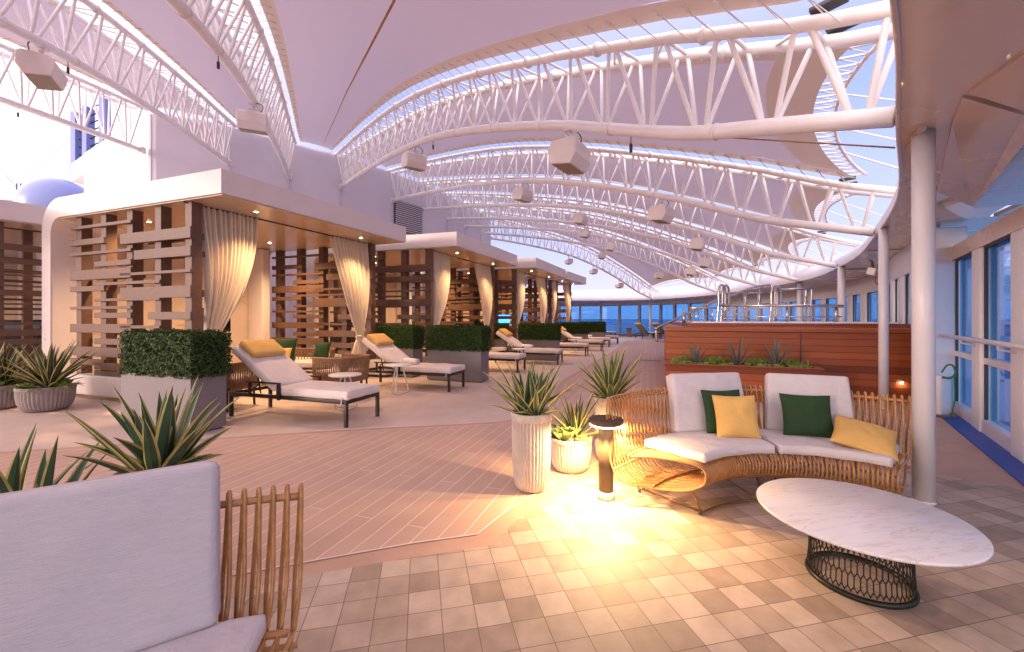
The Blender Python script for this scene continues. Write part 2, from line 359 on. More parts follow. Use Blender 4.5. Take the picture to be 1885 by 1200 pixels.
# ------------------------------------------------------------------ sea, decks
mb = MB(); n = 64; rs = [0, 60, 400, 3000, 30000]
vs = [(0,0,-27)]; 
for r_ in rs[1:]:
    vs += [(r_*math.cos(2*PI*k/n), r_*math.sin(2*PI*k/n), -27) for k in range(n)]
fs = [(0, 1+k, 1+(k+1) % n) for k in range(n)]
for i in range(len(rs)-2):
    fs += [(1+i*n+k, 1+(i+1)*n+k, 1+(i+1)*n+(k+1) % n, 1+i*n+(k+1) % n) for k in range(n)]
mb.add(vs, fs); T(mb.build('sea', M['sea']), kind='structure')
OUT = [(-30,-12),(-6,-7),(.5,-2.8),(3.0,.9),(5.35,3.9),(6.95,6.0),(9.05,9.1),(11.65,12.3),(13.6,16.4),(14.6,21),(14.4,27.2),(12.3,33.4),(8.2,37.5),(-3,39),(-30,40)]
mb = MB(); mb.prism(OUT, -1.2, -.008); T(mb.build('deck_ground', M['border']), kind='structure')
# smooth beige path along the cabanas
bd = [(-30,-1.6),(-8,3.4),(-5.27,4.23),(-3.4,4.73),(-2.05,5.08),(-.6,5.38),(.05,5.62),(.55,6.5),(.9,8.2),(1.3,9.6),(2.72,13.3),(4.4,17.7),(5.9,22),(7.4,26.0),(9.5,28.2),(12.6,30.2)]
bd = [(p.x, p.y) for p in catmull([(a,b,0) for a,b in bd], 5)]
PATHP = bd + [(11.8,33.0),(7.9,36.3),(-3,37.6),(-29,38.6)]
def sheet(name, poly, z, m, holes=None):
    loops = [[Vector((p[0], p[1], 0)) for p in poly]] + ([[Vector((p[0], p[1], 0)) for p in h] for h in holes] if holes else [])
    tris = tessellate_polygon(loops); allp = [q for l in loops for q in l]; b = MB(); fs = []
    for t in tris:
        A, B, C = [allp[i] for i in t]
        if (B.x-A.x)*(C.y-A.y) - (B.y-A.y)*(C.x-A.x) < 0: t = (t[0], t[2], t[1])
        fs.append(tuple(t))
    b.add([(p.x, p.y, z) for p in allp], fs)
    if abs(z) < .05:
        n_ = len(poly); b.add([(p[0],p[1],z) for p in poly] + [(p[0],p[1],-.0085) for p in poly], [(i,n_+i,n_+(i+1) % n_,(i+1) % n_) for i in range(n_)])
    return b.build(name, m)
T(sheet('path', PATHP, -.004, M['path']), kind='structure')
TILE = [(-6,-6),(-6,.6),(-3,1.55),(-1.37,2.06),(-1.1,2.18),(-.595,2.34),(-.126,2.47),(.046,2.81),(.41,3.28),(1.1,3.9),(2.2,4.05),(3.2,3.85),(3.71,3.6),(4.1,3.31),(4.25,3.16),(2.9,1.2),(.4,-2.4),(-3,-6)]
T(sheet('terrace_tiles', TILE, -.004, M['tile']), kind='structure')
def offs(pl, d):
    o = []
    for i, p in enumerate(pl):
        a = pl[max(i-1,0)]; b = pl[min(i+1,len(pl)-1)]; dx, dy = b[0]-a[0], b[1]-a[1]; l = math.hypot(dx,dy)
        o.append((p[0] - dy/l*d, p[1] + dx/l*d))
    return o
nearb = [(-7,.2),(-3,1.72),(-1.45,2.2),(-.595,2.50),(-.22,2.60),(-.06,2.88),(.36,3.42),(1.0,4.08),(2.2,4.24),(3.25,4.05),(3.85,3.78)]
farb = offs(bd, -.14)
farb = [p for p in farb if p[0] > -7.4 and p[1] < 26.5]
right = [(5.28,5.55),(5.6,6.1),(6.1,6.4),(6.0,6.55),(3.0,7.9),(2.9,8.3),(6.2,17.5),(8.5,25.8)]
PL = [(-7,.2)] + nearb[1:] + right + farb[::-1]
T(sheet('plank_deck', PL, -.004, M['plank']), kind='structure')
mb = MB()
def ribbon(pl, w, z):
    a = offs(pl, w/2); b = offs(pl, -w/2)
    vs = [(p[0],p[1],z) for p in a] + [(p[0],p[1],z) for p in b]; k = len(pl)
    mb.add(vs, [(i, i+k, i+1+k, i+1) for i in range(k-1)])
ribbon(nearb + [(5.28,5.55)], .014, -.002); ribbon(farb, .014, -.002)
T(mb.build('deck_caulk_line', M['caulk']), kind='structure')
# blue gutter beside the window wall
mb = MB(); mb.prism([(2.7,1.2),(4.19,3.36),(5.9,5.62),(6.25,5.72),(6.1,5.45),(4.6,3.48),(3.1,1.5)], -.011, .006)
T(mb.build('blue_gutter', M['blue']), kind='structure')
mb = MB(); mb.prism([(3.1,1.5),(4.6,3.48),(6.1,5.45),(6.38,5.8),(5.03,4.03),(3.3,1.76)], -.011, .002)
T(mb.build('navy_gutter', M['navy']), kind='structure')
mb = MB(); mb.prism([(13,31.4),(11.95,33.2),(8.0,36.7),(-3,38.0),(-3,37.2),(7.6,35.9),(11.3,32.9)], -.003, .02)
T(mb.build('far_gutter', M['blue']), kind='structure')
mb = MB()
g0 = Vector((*G(1212,664), 0))
for i in range(14): mb.box((g0.x - .55 + i*.045, g0.y + .1 - i*.012, .006), (.02,.30,.006), rz=R(-18))
T(mb.build('floor_drain', M['dark']), 'small slotted floor drain in the planks left of the teak pool wall', 'drain')

# ------------------------------------------------------------------ superstructure behind the cabanas
LPT = {'D':(-10.85,12.0),'B':(-8.96,13.0),'C':(-7.72,14.24),'A':(-6.42,15.4),'E':(-5.0,17.1),'F':(-4.05,18.5),'G':(-3.2,20.2),'H':(-2.5,21.8),'I':(-1.8,23.5),'J':(-1.3,25.1)}
wall = thing('superstructure', 'tall white steel superstructure wall rising behind the cabana roofs', 'building')
pl = [(-10.65,12.1)] + [LPT[k] for k in 'BCAEFGHIJ']
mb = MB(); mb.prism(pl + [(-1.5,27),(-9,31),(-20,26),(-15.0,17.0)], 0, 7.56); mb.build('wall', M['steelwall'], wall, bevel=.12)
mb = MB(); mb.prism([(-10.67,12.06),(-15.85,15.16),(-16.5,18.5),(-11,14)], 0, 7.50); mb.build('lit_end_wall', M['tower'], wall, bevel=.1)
mb = MB(); mb.prism([(-15.7,15.1),(-17.3,16.1),(-17.3,18.5),(-15.7,18.5)], 6.75, 7.45); mb.prism([(-15.85,15.3),(-16.9,16.2),(-16.6,18),(-15.85,18)], 6.45, 6.745); mb.build('overhang', M['tower'], wall)
mb = MB()
for i in range(len(pl)-1):
    a, b = Vector((*pl[i],0)), Vector((*pl[i+1],0)); t = (b-a).normalized(); nn = Vector((t.y,-t.x,0))
    for q in (a + nn*.012,): mb.box((q.x,q.y,3.7), (.02,.02,7.4))
mb.build('weld_seams', M['steelwall'], wall)
v = thing('louvred_vent', 'dark grey louvred air vent high on the white wall above the second cabana', 'vent')
a, b = Vector((*LPT['E'],0)), Vector((*LPT['F'],0)); t = (b-a).normalized(); nn = Vector((t.y,-t.x,0)); ang = math.atan2(t.y,t.x)
c = a + t*.85 + nn*.05
mb = MB(); mb.box((c.x,c.y,5.72), (1.5,.06,1.30), rz=ang); mb.build('backing', M['tie'], v)
mb = MB()
for i in range(15):
    p = c + nn*.06; mb.box((p.x,p.y,5.12 + i*.086), (1.5,.05,.038), rz=ang, rx=.5)
mb.build('louvres', M['steelwall'], v)
# radome, deckhouse and mast beyond the roofs on the left
d = thing('radome', 'smooth blue grey radome ball behind the roof corner of the nearest cabana', 'radome', (-22.1,20,0))
prof = [(.8,5.2),(1.1,5.6),(1.36,6.2),(1.42,6.8)] + [(1.42*math.cos(a_), 6.8+1.38*math.sin(a_)) for a_ in [i*PI/2/12 for i in range(1,12)]] + [(.01,8.18)]
mb = MB(); mb.lathe(prof, 48); mb.build('dome', M['dome'], d)
mb = MB(); mb.lathe([(.92,4.4),(.92,5.24),(.9,5.26)], 32); mb.build('pedestal', M['bluegrey'], d)
hs = thing('deckhouse', 'low blue grey deckhouse with railing posts left of the radome', 'deckhouse', (0,0,0))
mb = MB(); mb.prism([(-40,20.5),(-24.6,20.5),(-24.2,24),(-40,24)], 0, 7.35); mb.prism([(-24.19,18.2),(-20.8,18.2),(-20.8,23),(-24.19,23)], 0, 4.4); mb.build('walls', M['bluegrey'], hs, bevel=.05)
mb = MB()
for x in (-29,-27.2,-25,-24.8):
    mb.tube([(x,20.7,7.3),(x,20.7,8.2),(x+.35,20.7,8.2),(x+.4,20.7,7.3)], .035, 5)
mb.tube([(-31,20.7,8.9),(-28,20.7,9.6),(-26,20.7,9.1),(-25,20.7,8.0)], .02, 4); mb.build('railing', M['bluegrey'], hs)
ms = thing('mast', 'blue fin mast with lattice rungs rising behind the bright tower', 'mast', (0,0,0))
mb = MB()
for px, w, yt in ((142,9,232),(163,8,222),(193,8,190)):
    b0 = at(px,300,24); mb.box((b0.x,b0.y,(b0.z + at(px,yt,24).z)/2), (w/755*24,.5,at(px,yt,24).z - b0.z + 1.5))
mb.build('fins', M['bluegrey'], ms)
mb = MB()
for y0 in range(200,300,14):
    mb.tube([at(146,y0,24), at(162,y0+6,24)], .04, 4); mb.tube([at(165,y0,24), at(192,y0-12,24)], .035, 4)
mb.tube([at(40,330,24), at(185,210,24)], .014, 3); mb.build('rungs', M['tie'], ms)

# ------------------------------------------------------------------ ring roof over the promenade
RING = [(-10.9,-3.3),(-7.8,-2.8),(-4.86,-1.9),(-1.5,-.65),(.35,.6),(1.71,1.85),(2.73,2.92),(4.45,4.75),(6.05,6.85),(7.55,8.95),(8.8,11.1),(9.85,13.1),(10.6,15.2),(11.1,18.4),(11.55,22.6),(11.2,26.2),(9.9,29.2),(7.4,30.6),(4,31.0),(0,31.0),(-5,30.5)]
RC = [(p.x,p.y) for p in catmull([(a,b,0) for a,b in RING], 6)]
ro = thing('promenade_roof', 'curved glossy ring roof over the promenade, its rim sweeping round the sail opening', 'roof')
OUTR = [(-30,-12),(-10,-8),(-3,-6),(2,-2.2),(4.6,.8),(6.6,3.6),(8.2,5.9),(10.3,8.8),(12.9,11.6),(14.8,15.8),(15.8,21),(15.6,27.6),(13.3,34.2),(8.8,38.6),(-3,40.2),(-8,40)]
slot = [G2 for G2 in [(4.63,4.47),(5.80,5.14),(6.21,4.97),(7.4,5.15),(7.4,5.62),(6.76,5.41),(6.29,5.70),(5.13,4.95)]]
ZS = 2.75
poly = RC + OUTR[::-1]
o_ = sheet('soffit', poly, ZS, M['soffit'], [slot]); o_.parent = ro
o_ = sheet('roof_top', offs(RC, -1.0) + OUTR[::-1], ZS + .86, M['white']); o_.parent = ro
mb = MB(); mb.smooth = True; inn = RC; o1 = offs(RC, -.05); o2 = offs(RC, -1.0); k = len(RC)
vs = [(p[0],p[1],ZS) for p in inn] + [(p[0],p[1],ZS+.12) for p in offs(RC,.0)] + [(p[0],p[1],ZS+.3) for p in offs(RC,-.12)] + [(p[0],p[1],ZS+.6) for p in offs(RC,-.5)] + [(p[0],p[1],ZS+.86) for p in o2]
fs = []
for r_ in range(4): fs += [(r_*k+i, r_*k+i+1, (r_+1)*k+i+1, (r_+1)*k+i) for i in range(k-1)]
mb.add(vs, fs); mb.build('rim', M['white'], ro)
mb = MB(); mb.tube([(p[0],p[1],ZS-.004) for p in offs(RC,-.012)], .014, 6); mb.build('rim_trim', M['soffit'], ro)
# walls of the skylight slot with slanting bars
mb = MB()
def vstrip(pl, z0, z1):
    kk = len(pl); mb.add([(p[0],p[1],z0) for p in pl] + [(p[0],p[1],z1) for p in pl], [(i,i+1,kk+i+1,kk+i) for i in range(kk-1)])
for c_, ang in (((5.05,4.93),R(75)),((5.3,5.1),R(75)),((6.55,5.22),R(60))): pass
mb.box((5.28,4.93,ZS+.03), (.14,.62,.05), rz=R(-14)); mb.box((6.47,5.27,ZS+.03), (.14,.7,.05), rz=R(-30)); mb.build('skylight_bars', M['soffit'], ro)
# folded soffit plates between column and windows
mb = MB()
def plate(pts, th=.05):
    k2 = len(pts); up = Vector((0,0,th)); P = [Vector(p) for p in pts]
    mb.add(P + [p + up for p in P], [tuple(range(k2)), tuple(range(k2, 2*k2))[::-1]] + [(i, (i+1) % k2, k2+(i+1) % k2, k2+i) for i in range(k2)])
a_ = Vector((3.35,3.0,2.752)); 
plate([(2.80,2.55,2.735),(3.27,2.62,2.66),(3.64,2.92,2.60),(5.45,4.84,2.69),(4.52,4.36,2.72),(3.10,2.89,2.73)])
plate([(2.3,1.0,2.735),(3.0,1.2,2.62),(3.24,2.58,2.66),(2.78,2.50,2.735)])
mb.build('folded_plates', M['soffit'], ro)
mb = MB()
for p0, p1 in (((2.95,2.35),(3.35,3.0)),((3.35,3.0),(4.6,4.3)),((3.2,3.3),(2.95,2.95)),((7.2,8.3),(8.4,8.0)),((9.2,11.5),(10.8,11.0))):
    mb.box(((p0[0]+p1[0])/2,(p0[1]+p1[1])/2,ZS-.01), (math.dist(p0,p1),.05,.03), rz=math.atan2(p1[1]-p0[1],p1[0]-p0[0]))
mb.build('stiffeners', M['soffit'], ro)

# ------------------------------------------------------------------ round columns under the ring
def column(x, y, r_, label):
    c = thing('round_column', label, 'column', (x,y,0), group='white columns under the ring roof')
    mb = MB(); mb.lathe([(r_,.02),(r_,ZS-.003)], 40); mb.build('shaft', M['white'], c)
    mb = MB(); mb.lathe([(r_*1.08,.0),(r_*1.08,.012),(r_*1.01,.02)], 32); mb.build('base_collar', M['white'], c)
column(3.06,3.05,.065,'thick white round column nearest the camera, behind the marble table')
column(5.66,6.25,.060,'white round column in front of the teak pool wall, left of the nearest column')
for px, Y, s in ((1549,10.9,'behind the pool beside the right end of the steel rail'),(1472,15.6,'behind the pool, third from the teak corner'),(1397,20.5,'seen through the stair handrails of the pool'),(1197,30.0,'standing before the far windows beside the yellow loungers'),(1050,31.4,'at the far end beside the last cabana curtain')):
    column((px-CX)/F*Y, Y, .085, 'white round column ' + s)

# ------------------------------------------------------------------ window walls
def window_wall(p0, p1, n, pane_w, label, zt=2.22, zs=.16, full=ZS, head='soffit', rail=1.12, group=None, gap=0.0, skipp=()):
    p0, p1 = Vector((*p0,0)), Vector((*p1,0)); L = (p1-p0).length; ang = math.atan2(p1.y-p0.y, p1.x-p0.x)
    w = thing('window_wall', label, 'window wall', p0, ang, group)
    pitch = L/n; pil = pitch - pane_w; mb = MB()
    for i in range(n+1):
        x = i*pitch; mb.bbox((x,0,zt/2), (pil if 0 < i < n else pil*.6, .16, zt), .02)
    mb.build('pillars', M['tower'], w)
    mb = MB(); mb.box((L/2,0,zs/2), (L,.13,zs)); mb.box((L/2,0.0,.86), (L,.10,.07)); mb.build('sill_and_transom', M['white'], w)
    hh_ = .20 if full < ZS else ZS-.004-zt; mb = MB(); mb.box((L/2,.01,zt+hh_/2), (L,.14,hh_)); mb.build('header', M[head if full < ZS else 'tower'], w)
    for i in range(n):
        if i in skipp: continue
        x = (i+.5)*pitch; mb = MB(); mb.box((x,-.01,(zs+zt)/2), (pane_w,.012,zt-zs)); pn = mb.build('pane', M['glass'], w)
        mb = MB(); 
        for sx in (-1,1): mb.box((x+sx*(pane_w/2-.012),.03,(zs+zt)/2), (.024,.03,zt-zs))
        mb.box((x,.03,zt-.012),(pane_w,.03,.024)); mb.build('gasket', M['tie'], w)
    if rail:
        mb = MB(); mb.tube([(-.05,.20,rail),(L+.05,.20,rail)], .028, 10)
        for i in range(n+1): mb.tube([(i*pitch,.07,rail-.09),(i*pitch,.2,rail-.06),(i*pitch,.2,rail)], .012, 6)
        mb.build('handrail', M['white'], w)
    return w
GW = 'glazed walls round the promenade'
window_wall((3.27,1.73),(6.62,6.11),4,1.02,'tall blue glass window wall at right edge with white handrail and blue gutter',group=GW,full=2.42)
pr = thing('wall_pier','plain white wall pier between the nearest column and the blue windows','pier',(6.36,6.12,0),R(-12))
mb = MB(); mb.bbox((.04,-.03,ZS/2-.02),(.50,.16,ZS-.04),.03); mb.build('pier_body', M['white'], pr)
mb = MB(); mb.box((0.05,-.16,.01),(.62,.12,.02)); mb.build('foot_plate', M['white'], pr)
window_wall((6.55,6.35),(8.7,9.3),3,.62,'white wall with narrow blue panes just behind the second column',group=GW)
window_wall((8.7,9.3),(11.3,12.5),3,.85,'window wall right of the pool rails, second section along',group=GW)
window_wall((11.3,12.5),(13.2,16.5),3,.9,'window wall behind the pool seen between two slim columns',group=GW)
window_wall((13.2,16.5),(14.2,21),4,.8,'window wall behind the upper pool handrail with narrow panes',group=GW)
window_wall((14.2,21),(14.0,27),5,.85,'window wall far behind the steel stair rails of the pool',group=GW)
window_wall((14.0,27),(12.0,33),4,1.35,'window wall at the far bend beside the sloping handrail',group=GW,zt=2.5)
window_wall((12.0,33),(8.0,36.9),3,1.65,'wide blue windows at the far right bend behind the yellow loungers',zt=2.52,group=GW,rail=1.3)
window_wall((8.0,36.9),(-3,38.2),6,1.70,'row of wide blue sea view windows closing the far end of the deck',zt=2.52,group=GW,rail=1.3)
sv = []
fx = thing('roof_floodlight','small white floodlight with red cable under the ring roof near the second column','floodlight', at(1607,500,6.9))
mb = MB(); mb.bbox((0,0,0),(.16,.12,.12),.02,rz=.5,rx=.3); mb.build('housing', M['speaker'], fx)
mb = MB(); mb.tube([(0,0,.05),(0,.02,.18),(.0,.05,.2)], .02, 6); mb.build('bracket', M['tie'], fx)
mb = MB(); mb.tube(catmull([(.05,0,-.05),(.04,0,-.17),(.12,0,-.22),(.2,0,-.12),(.28,0,-.10)],5), .008, 5); mb.build('cable', M['red'], fx)
hb = thing('hose_reel','white hose box with green hose beside the wall pier','hose box', (*G(1729,766),0))
mb = MB(); mb.bbox((.02,.02,.3),(.18,.2,.55),.03); mb.build('box', M['white'], hb)
mb = MB(); mb.tube(catmull([(-.05,-.08,.62),(.0,-.1,.72),(.08,-.1,.72),(.12,-.1,.62),(.05,-.1,.55),(-.06,-.1,.56)],5), .012, 6)
mb.tube(catmull([(.10,-.1,.60),(.11,-.1,.3),(.08,-.1,.1),(.02,-.12,.0)],5), .009, 6); mb.build('hose', M['hosegreen'], hb)
# ------------------------------------------------------------------ arched trusses, sails, speakers
RPT = {'D':(-10.9,-3.3),'B':(-4.86,-1.9),'C':(-1.4,-.55),'A':(2.73,2.92),'E':(6.03,6.83),'F':(8.78,11.1),'G':(10.6,15.2),'H':(11.05,18.1),'I':(11.5,22.6),'J':(9.9,29.0)}
PROF = [(0,2.8),(.03,2.935),(.065,3.09),(.1,3.245),(.148,3.55),(.19,3.835),(.233,4.11),(.34,4.69),(.465,5.256),(.58,5.62),(.7,5.88),(.85,6.12),(1,6.3)]
TOPH = [(0,.69),(.03,.71),(.069,.815),(.103,.90),(.148,.89),(.233,.83),(.465,.88),(.7,1.0),(1,1.2)]
def lerp(tab, u):
    u = max(0, min(1, u))
    for (a, x), (b, y) in zip(tab, tab[1:]):
        if u <= b: return x + (y-x)*(u-a)/(b-a)
    return tab[-1][1]
FINE = [(p.x, p.y) for p in catmull([(a, b, 0) for a, b in PROF], 8)]
def zb(u): return lerp(FINE, u)
def zt(u): return zb(u) + lerp(TOPH, u)
class TR:
    def __init__(s, k):
        s.L = Vector((*LPT[k],0)); s.R = Vector((*RPT[k],0)); s.d = s.L - s.R; s.len = s.d.length; t = s.d.normalized()
        s.n = Vector((t.y,-t.x,0))          # towards the camera's left / near side decided below
        if s.n.dot(Vector((1,-.55,0))) > 0: s.n = -s.n
        s.k = k
    def low(s, u): p = s.R + s.d*u; return Vector((p.x,p.y,zb(u)))
    def top(s, u, side): p = s.R + s.d*u + s.n*side*s.w(u); return Vector((p.x,p.y,zt(u)))
    def w(s, u): return .17 + .12*math.sin(PI*min(1,u*1.1))
TRS = {k: TR(k) for k in 'DBCAEFGHIJ'}
lab = {'D':'white arched truss at the upper left edge ending on the bright tower','B':'white arched truss crossing the upper left corner, second from the bright tower','C':'white arched truss dropping steeply from the top edge left of the rope line',
 'A':'largest white arched truss sweeping across the picture to the ring rim','E':'white arched truss just behind the largest one, ending near the second column','F':'white arched truss carrying the third row of speakers','G':'slim white arched truss fourth in line behind the largest',
 'H':'slim white arched truss fifth in line behind the largest','I':'thin distant arched truss next to last before the open sky','J':'last arched truss, outlined against the sky above the far windows'}
for k, t in TRS.items():
    near = k in 'DBCAE'; N = 25; ns = 48
    th = thing('arched_truss', lab[k], 'roof truss', group='arched trusses under the sail roof')
    U = [i/ns for i in range(ns+1)]
    rc = .056
    def sleeves(mb, f_):
        for q_ in range(1,12): mb.tube([f_(q_/12-.0009), f_(q_/12+.0009)], rc*1.42, 12)
    mb = MB(); mb.tube([t.low(u) for u in U], rc*1.27, 12 if near else 8); sleeves(mb, t.low); mb.build('lower_chord', M['truss'], th)
    for sd in (1,-1):
        mb = MB(); ex = t.top(0,sd) - t.top(.02,sd); mb.tube([t.top(0,sd) + ex*(.55/ex.length)] + [t.top(u*1.0,sd) for u in U], rc, 12 if near else 8); sleeves(mb, lambda u: t.top(u,sd)); mb.build('upper_chord', M['truss'], th)
    mb = MB()
    for i in range(N):
        u0 = (i+.25)/N; ua = max(0,(i-.1))/N; ub = (i+.75)/N
        for sd in (1,-1):
            mb.tube([t.low(u0), t.top(ua,sd)], .024, 7, cap=False); mb.tube([t.low(u0+.006), t.top(ub,sd)], .024, 7, cap=False)
    mb.build('diagonal_braces', M['truss'], th)
    mb = MB()
    for i in range(N):
        u0 = (i+.75)/N; mb.tube([t.top(u0,1), t.top(u0,-1)], .022, 6, cap=False); mb.tube([t.top(u0,1), t.top(min(1,u0+.65/N),-1)], .018, 5, cap=False)
    mb.build('cross_bars', M['truss'], th)
    mb = MB(); 
    q = t.L; mb.box((q.x,q.y,6.30), (.16,.16,.18), rz=math.atan2(t.d.y,t.d.x)); mb.build('wall_bracket', M['truss'], th)

ORD = 'DBCAEFGHIJ'
def sail(ka, kb, label):
    a, b = TRS[ka], TRS[kb]
    # nearer-side chord pair facing each other
    def pick(t, other):
        m_ = (other.L+other.R)/2; c_ = (t.L+t.R)/2
        return 1 if (m_-c_).dot(t.n) > 0 else -1
    sa, sb = pick(a,b), pick(b,a); nu, nv = 44, 14
    def P(u, v):
        e = .014 + .030*(4*v*(1-v))**.8
        e2 = 1.0 - .01*(4*v*(1-v))
        uu = e + (e2-e)*u
        p = a.top(uu,sa)*(1-v) + b.top(uu,sb)*v
        off = .16; w_ = (b.top(uu,sb)-a.top(uu,sa)); l = max(w_.length,.3); w_.normalize()
        k = off*(1-2*v); p = p + w_*k
        p.z += .10 + .20*math.sin(PI*v)*math.sin(PI*u)*min(1,l/3) 
        return p
    th = thing('sail_panel', label, 'sail', group='fabric sail panels between the trusses')
    mb = MB(); mb.smooth = True; bw = .07
    vs = []; fs = []; V = [bw + (1-2*bw)*j/nv for j in range(nv+1)]; U0 = .035
    for i in range(nu+1):
        for v in V: vs.append(P(U0+(1-U0)*i/nu, v))
    fs = [(i*(nv+1)+j, (i+1)*(nv+1)+j, (i+1)*(nv+1)+j+1, i*(nv+1)+j+1) for i in range(nu) for j in range(nv)]
    mb.add(vs, fs); mem = mb.build('membrane', M['sail'], th)
    mb = MB(); mb.smooth = True
    for v0, v1 in ((0,bw),(1-bw,1)):
        vs = [P(i/nu, v) for i in range(nu+1) for v in (v0,v1)]; mb.add(vs, [(2*i,2*i+2,2*i+3,2*i+1) for i in range(nu)])
    vs = [P(u_, bw + (1-2*bw)*j/nv) for j in range(nv+1) for u_ in (0,U0)]; mb.add(vs, [(2*i,2*i+2,2*i+3,2*i+1) for i in range(nv)])
    mb.build('edge_band', M['sailband'], th)
    mb = MB(); hk = 52 if ka+kb in ('CA','AE','BC','DB') else 0
    for v, t, sd in ((0,a,sa),(1,b,sb)):
        for i in range(hk):
            u = (i+.5)/hk; p = P(u,v); e = .014; uu = e+(1-e)*u; c = t.top(uu,sd); q = P(u, .035 if v == 0 else .965)
            nxt = t.top(min(1,uu+.008),sd)
            mb.tube([q+Vector((0,0,.0)), c+Vector((0,0,.05)), nxt+Vector((0,0,-.07))], .006, 4, cap=False)
            mb.tube([q, t.top(max(0,uu-.008),sd)+Vector((0,0,-.06))], .005, 3, cap=False)
            mb.tube([q-(q-p).normalized()*.05-Vector((0,0,.012)), q+(q-p).normalized()*.04-Vector((0,0,.006))], .016, 6)
    # scalloped cable and lacing at the ring end
    ed = [P(0, .04+.92*j/24) for j in range(25)]
    dirn = (a.R + b.R)/2 - (a.L + b.L)/2; dirn.normalize()
    off = [p + dirn*(.22+.0*j) - Vector((0,0,.05)) for j, p in enumerate(ed)]
    mb.tube(off, .022, 6)
    for p, q in zip(ed, off): mb.tube([p,q], .010, 4, cap=False)
    for j in range(24): mb.tube([ed[j],off[j+1]], .007, 3, cap=False)
    for j in (6,12,18):
        rr = a.R*(1-(.04+.92*j/24)) + b.R*(.04+.92*j/24); mb.tube([off[j], Vector((rr.x,rr.y,3.1)) + dirn*.7], .012, 4, cap=False)
    mb.build('lacing', M['truss'] , th)
    for t, sd in ((a,sa),(b,sb)):
        mb = MB(); e = t.top(.022,sd); mb.bbox((e.x,e.y,e.z+.12), (.22,.12,.035), .01, rz=math.atan2(t.d.y,t.d.x))
        mb.build('corner_clamp', M['tie'], th)
sl = ['sail panel between the two upper left trusses','sail panel above the left speaker with the blurred reflections','large smooth sail panel filling the top centre of the roof','sail panel directly behind the largest arched truss','sail panel behind the second truss, right of the vent','third narrower sail panel back from the largest truss','fourth sail panel back from the largest truss','fifth sail panel back, near the far bend of the ring','farthest sail panel, pale and triangular above the far windows']
for (x, y), l in zip(zip(ORD, ORD[1:]), sl): sail(x, y, l)
mb = MB(); mb.tube([at(726,0,3.5), at(640,165,6.5), at(594,268,13.8)], .012, 5); T(mb.build('stay_rope', M['rattan']), 'thin tan stay rope hanging slantwise under the big sail', 'rope')
mb = MB(); mb.tube([TRS['A'].low(.10)-Vector((0,0,.02)), at(1648,272,3.3)], .008, 5); T(mb.build('bracing_cable', M['rattan']), 'thin cable running to the ring rim below the largest truss', 'cable')

def on_truss(k, px):
    t = TRS[k]; lo, hi = 0.02, .98; f = lambda u: t.low(u).x/t.low(u).y*F + CX - px
    best = min([i/400 for i in range(8,393)], key=lambda u: abs(f(u)) if t.low(u).y > .5 else 1e9)
    return t.low(best), math.atan2(t.d.y,t.d.x)
def make_speaker(label, loc, rz):
    s = thing('hanging_speaker', label, 'speaker', loc, rz, 'white speakers hung below the trusses')
    mb = MB()   # wedge cabinet
    prof = [(-.17,-.28),(.12,-.33),(.20,-.20),(.20,-.02),(.15,.03),(-.14,.02),(-.22,-.08)]
    w = .25; vs = [(x,-w,z-.12) for x,z in prof] + [(x,w,z-.12) for x,z in prof]; k = len(prof)
    mb.add(vs, [tuple(range(k)), tuple(range(k,2*k))[::-1]] + [(i,(i+1) % k,k+(i+1) % k,k+i)[::-1] for i in range(k)]); mb.build('cabinet', M['speaker'], s, bevel=.018)
    mb = MB(); vs = [(-.155,-w*.93,-.41),(.11,-w*.93,-.456),(.11,w*.93,-.456),(-.155,w*.93,-.41)]; mb.add(vs, [(0,1,2,3)]); mb.build('grille', M['grille'], s)
    mb = MB(); mb.tube([(0,-.1,-.09),(0,-.1,.0),(0,.1,.0),(0,.1,-.09)], .012, 6); mb.tube([(0,0,0),(0,0,.10)], .022, 8); mb.box((0,0,.09),(.12,.12,.03)); mb.build('bracket', M['speaker'], s)
    mb = MB(); mb.tube(catmull([(0,.02,.12),(.06,.12,.1),(.09,.18,.02),(.08,.12,-.1)],4), .008, 5); mb.build('cable', M['tie'], s)
    return s
spk = [('A',1048,'largest hanging white speaker, centre of the biggest truss'),('A',762,'white speaker at the left part of the biggest truss'),('E',962,'white speaker left of centre on the second truss'),('E',1216,'white speaker right of centre on the second truss, above the pool'),
 ('F',1068,'shaded speaker on the third truss below the centre one'),('G',1077,'small speaker on the fourth truss under another speaker'),('F',1285,'speaker on the third truss toward the right'),('H',1123,'small speaker on the fifth truss'),('G',1297,'small speaker above the pool handrail loop'),
 ('H',1270,'tiny speaker at right on the fifth truss'),('I',1108,'tiny speaker on the next to last truss, left one'),('I',1213,'tiny speaker on the next to last truss, right one'),('J',1047,'tiny speaker left on the last truss against the sky'),('J',1092,'tiny speaker midway on the last truss against the sky'),('J',1140,'lowest tiny speaker on the last truss above the far windows'),
 ('B',78,'large speaker in the upper left corner'),('C',466,'shaded speaker under the steep truss left of the big sail')]
sp0 = None
for k, px, l in spk:
    p, a_ = on_truss(k, px); p = p - Vector((0,0,.16)); rz = a_ + PI + (.35 if k == 'A' and px > 900 else 0)
    if k == 'B': rz = a_ + PI/2 + .3
    if sp0 is None: sp0 = make_speaker(l, p, rz)
    else: dup(sp0, p, rz, l)
def pend(k, px, l):
    p, _ = on_truss(k, px); o = thing('hanging_sensor', l, 'sensor', p, 0, 'small sensors hanging on cords')
    mb = MB(); mb.tube([(0,0,-.05),(0,0,-.16)], .006, 5); mb.build('cord', M['tie'], o)
    mb = MB(); mb.lathe([(.006,-.26),(.018,-.25),(.020,-.17),(.008,-.15)], 12); mb.build('body', M['tie'], o)
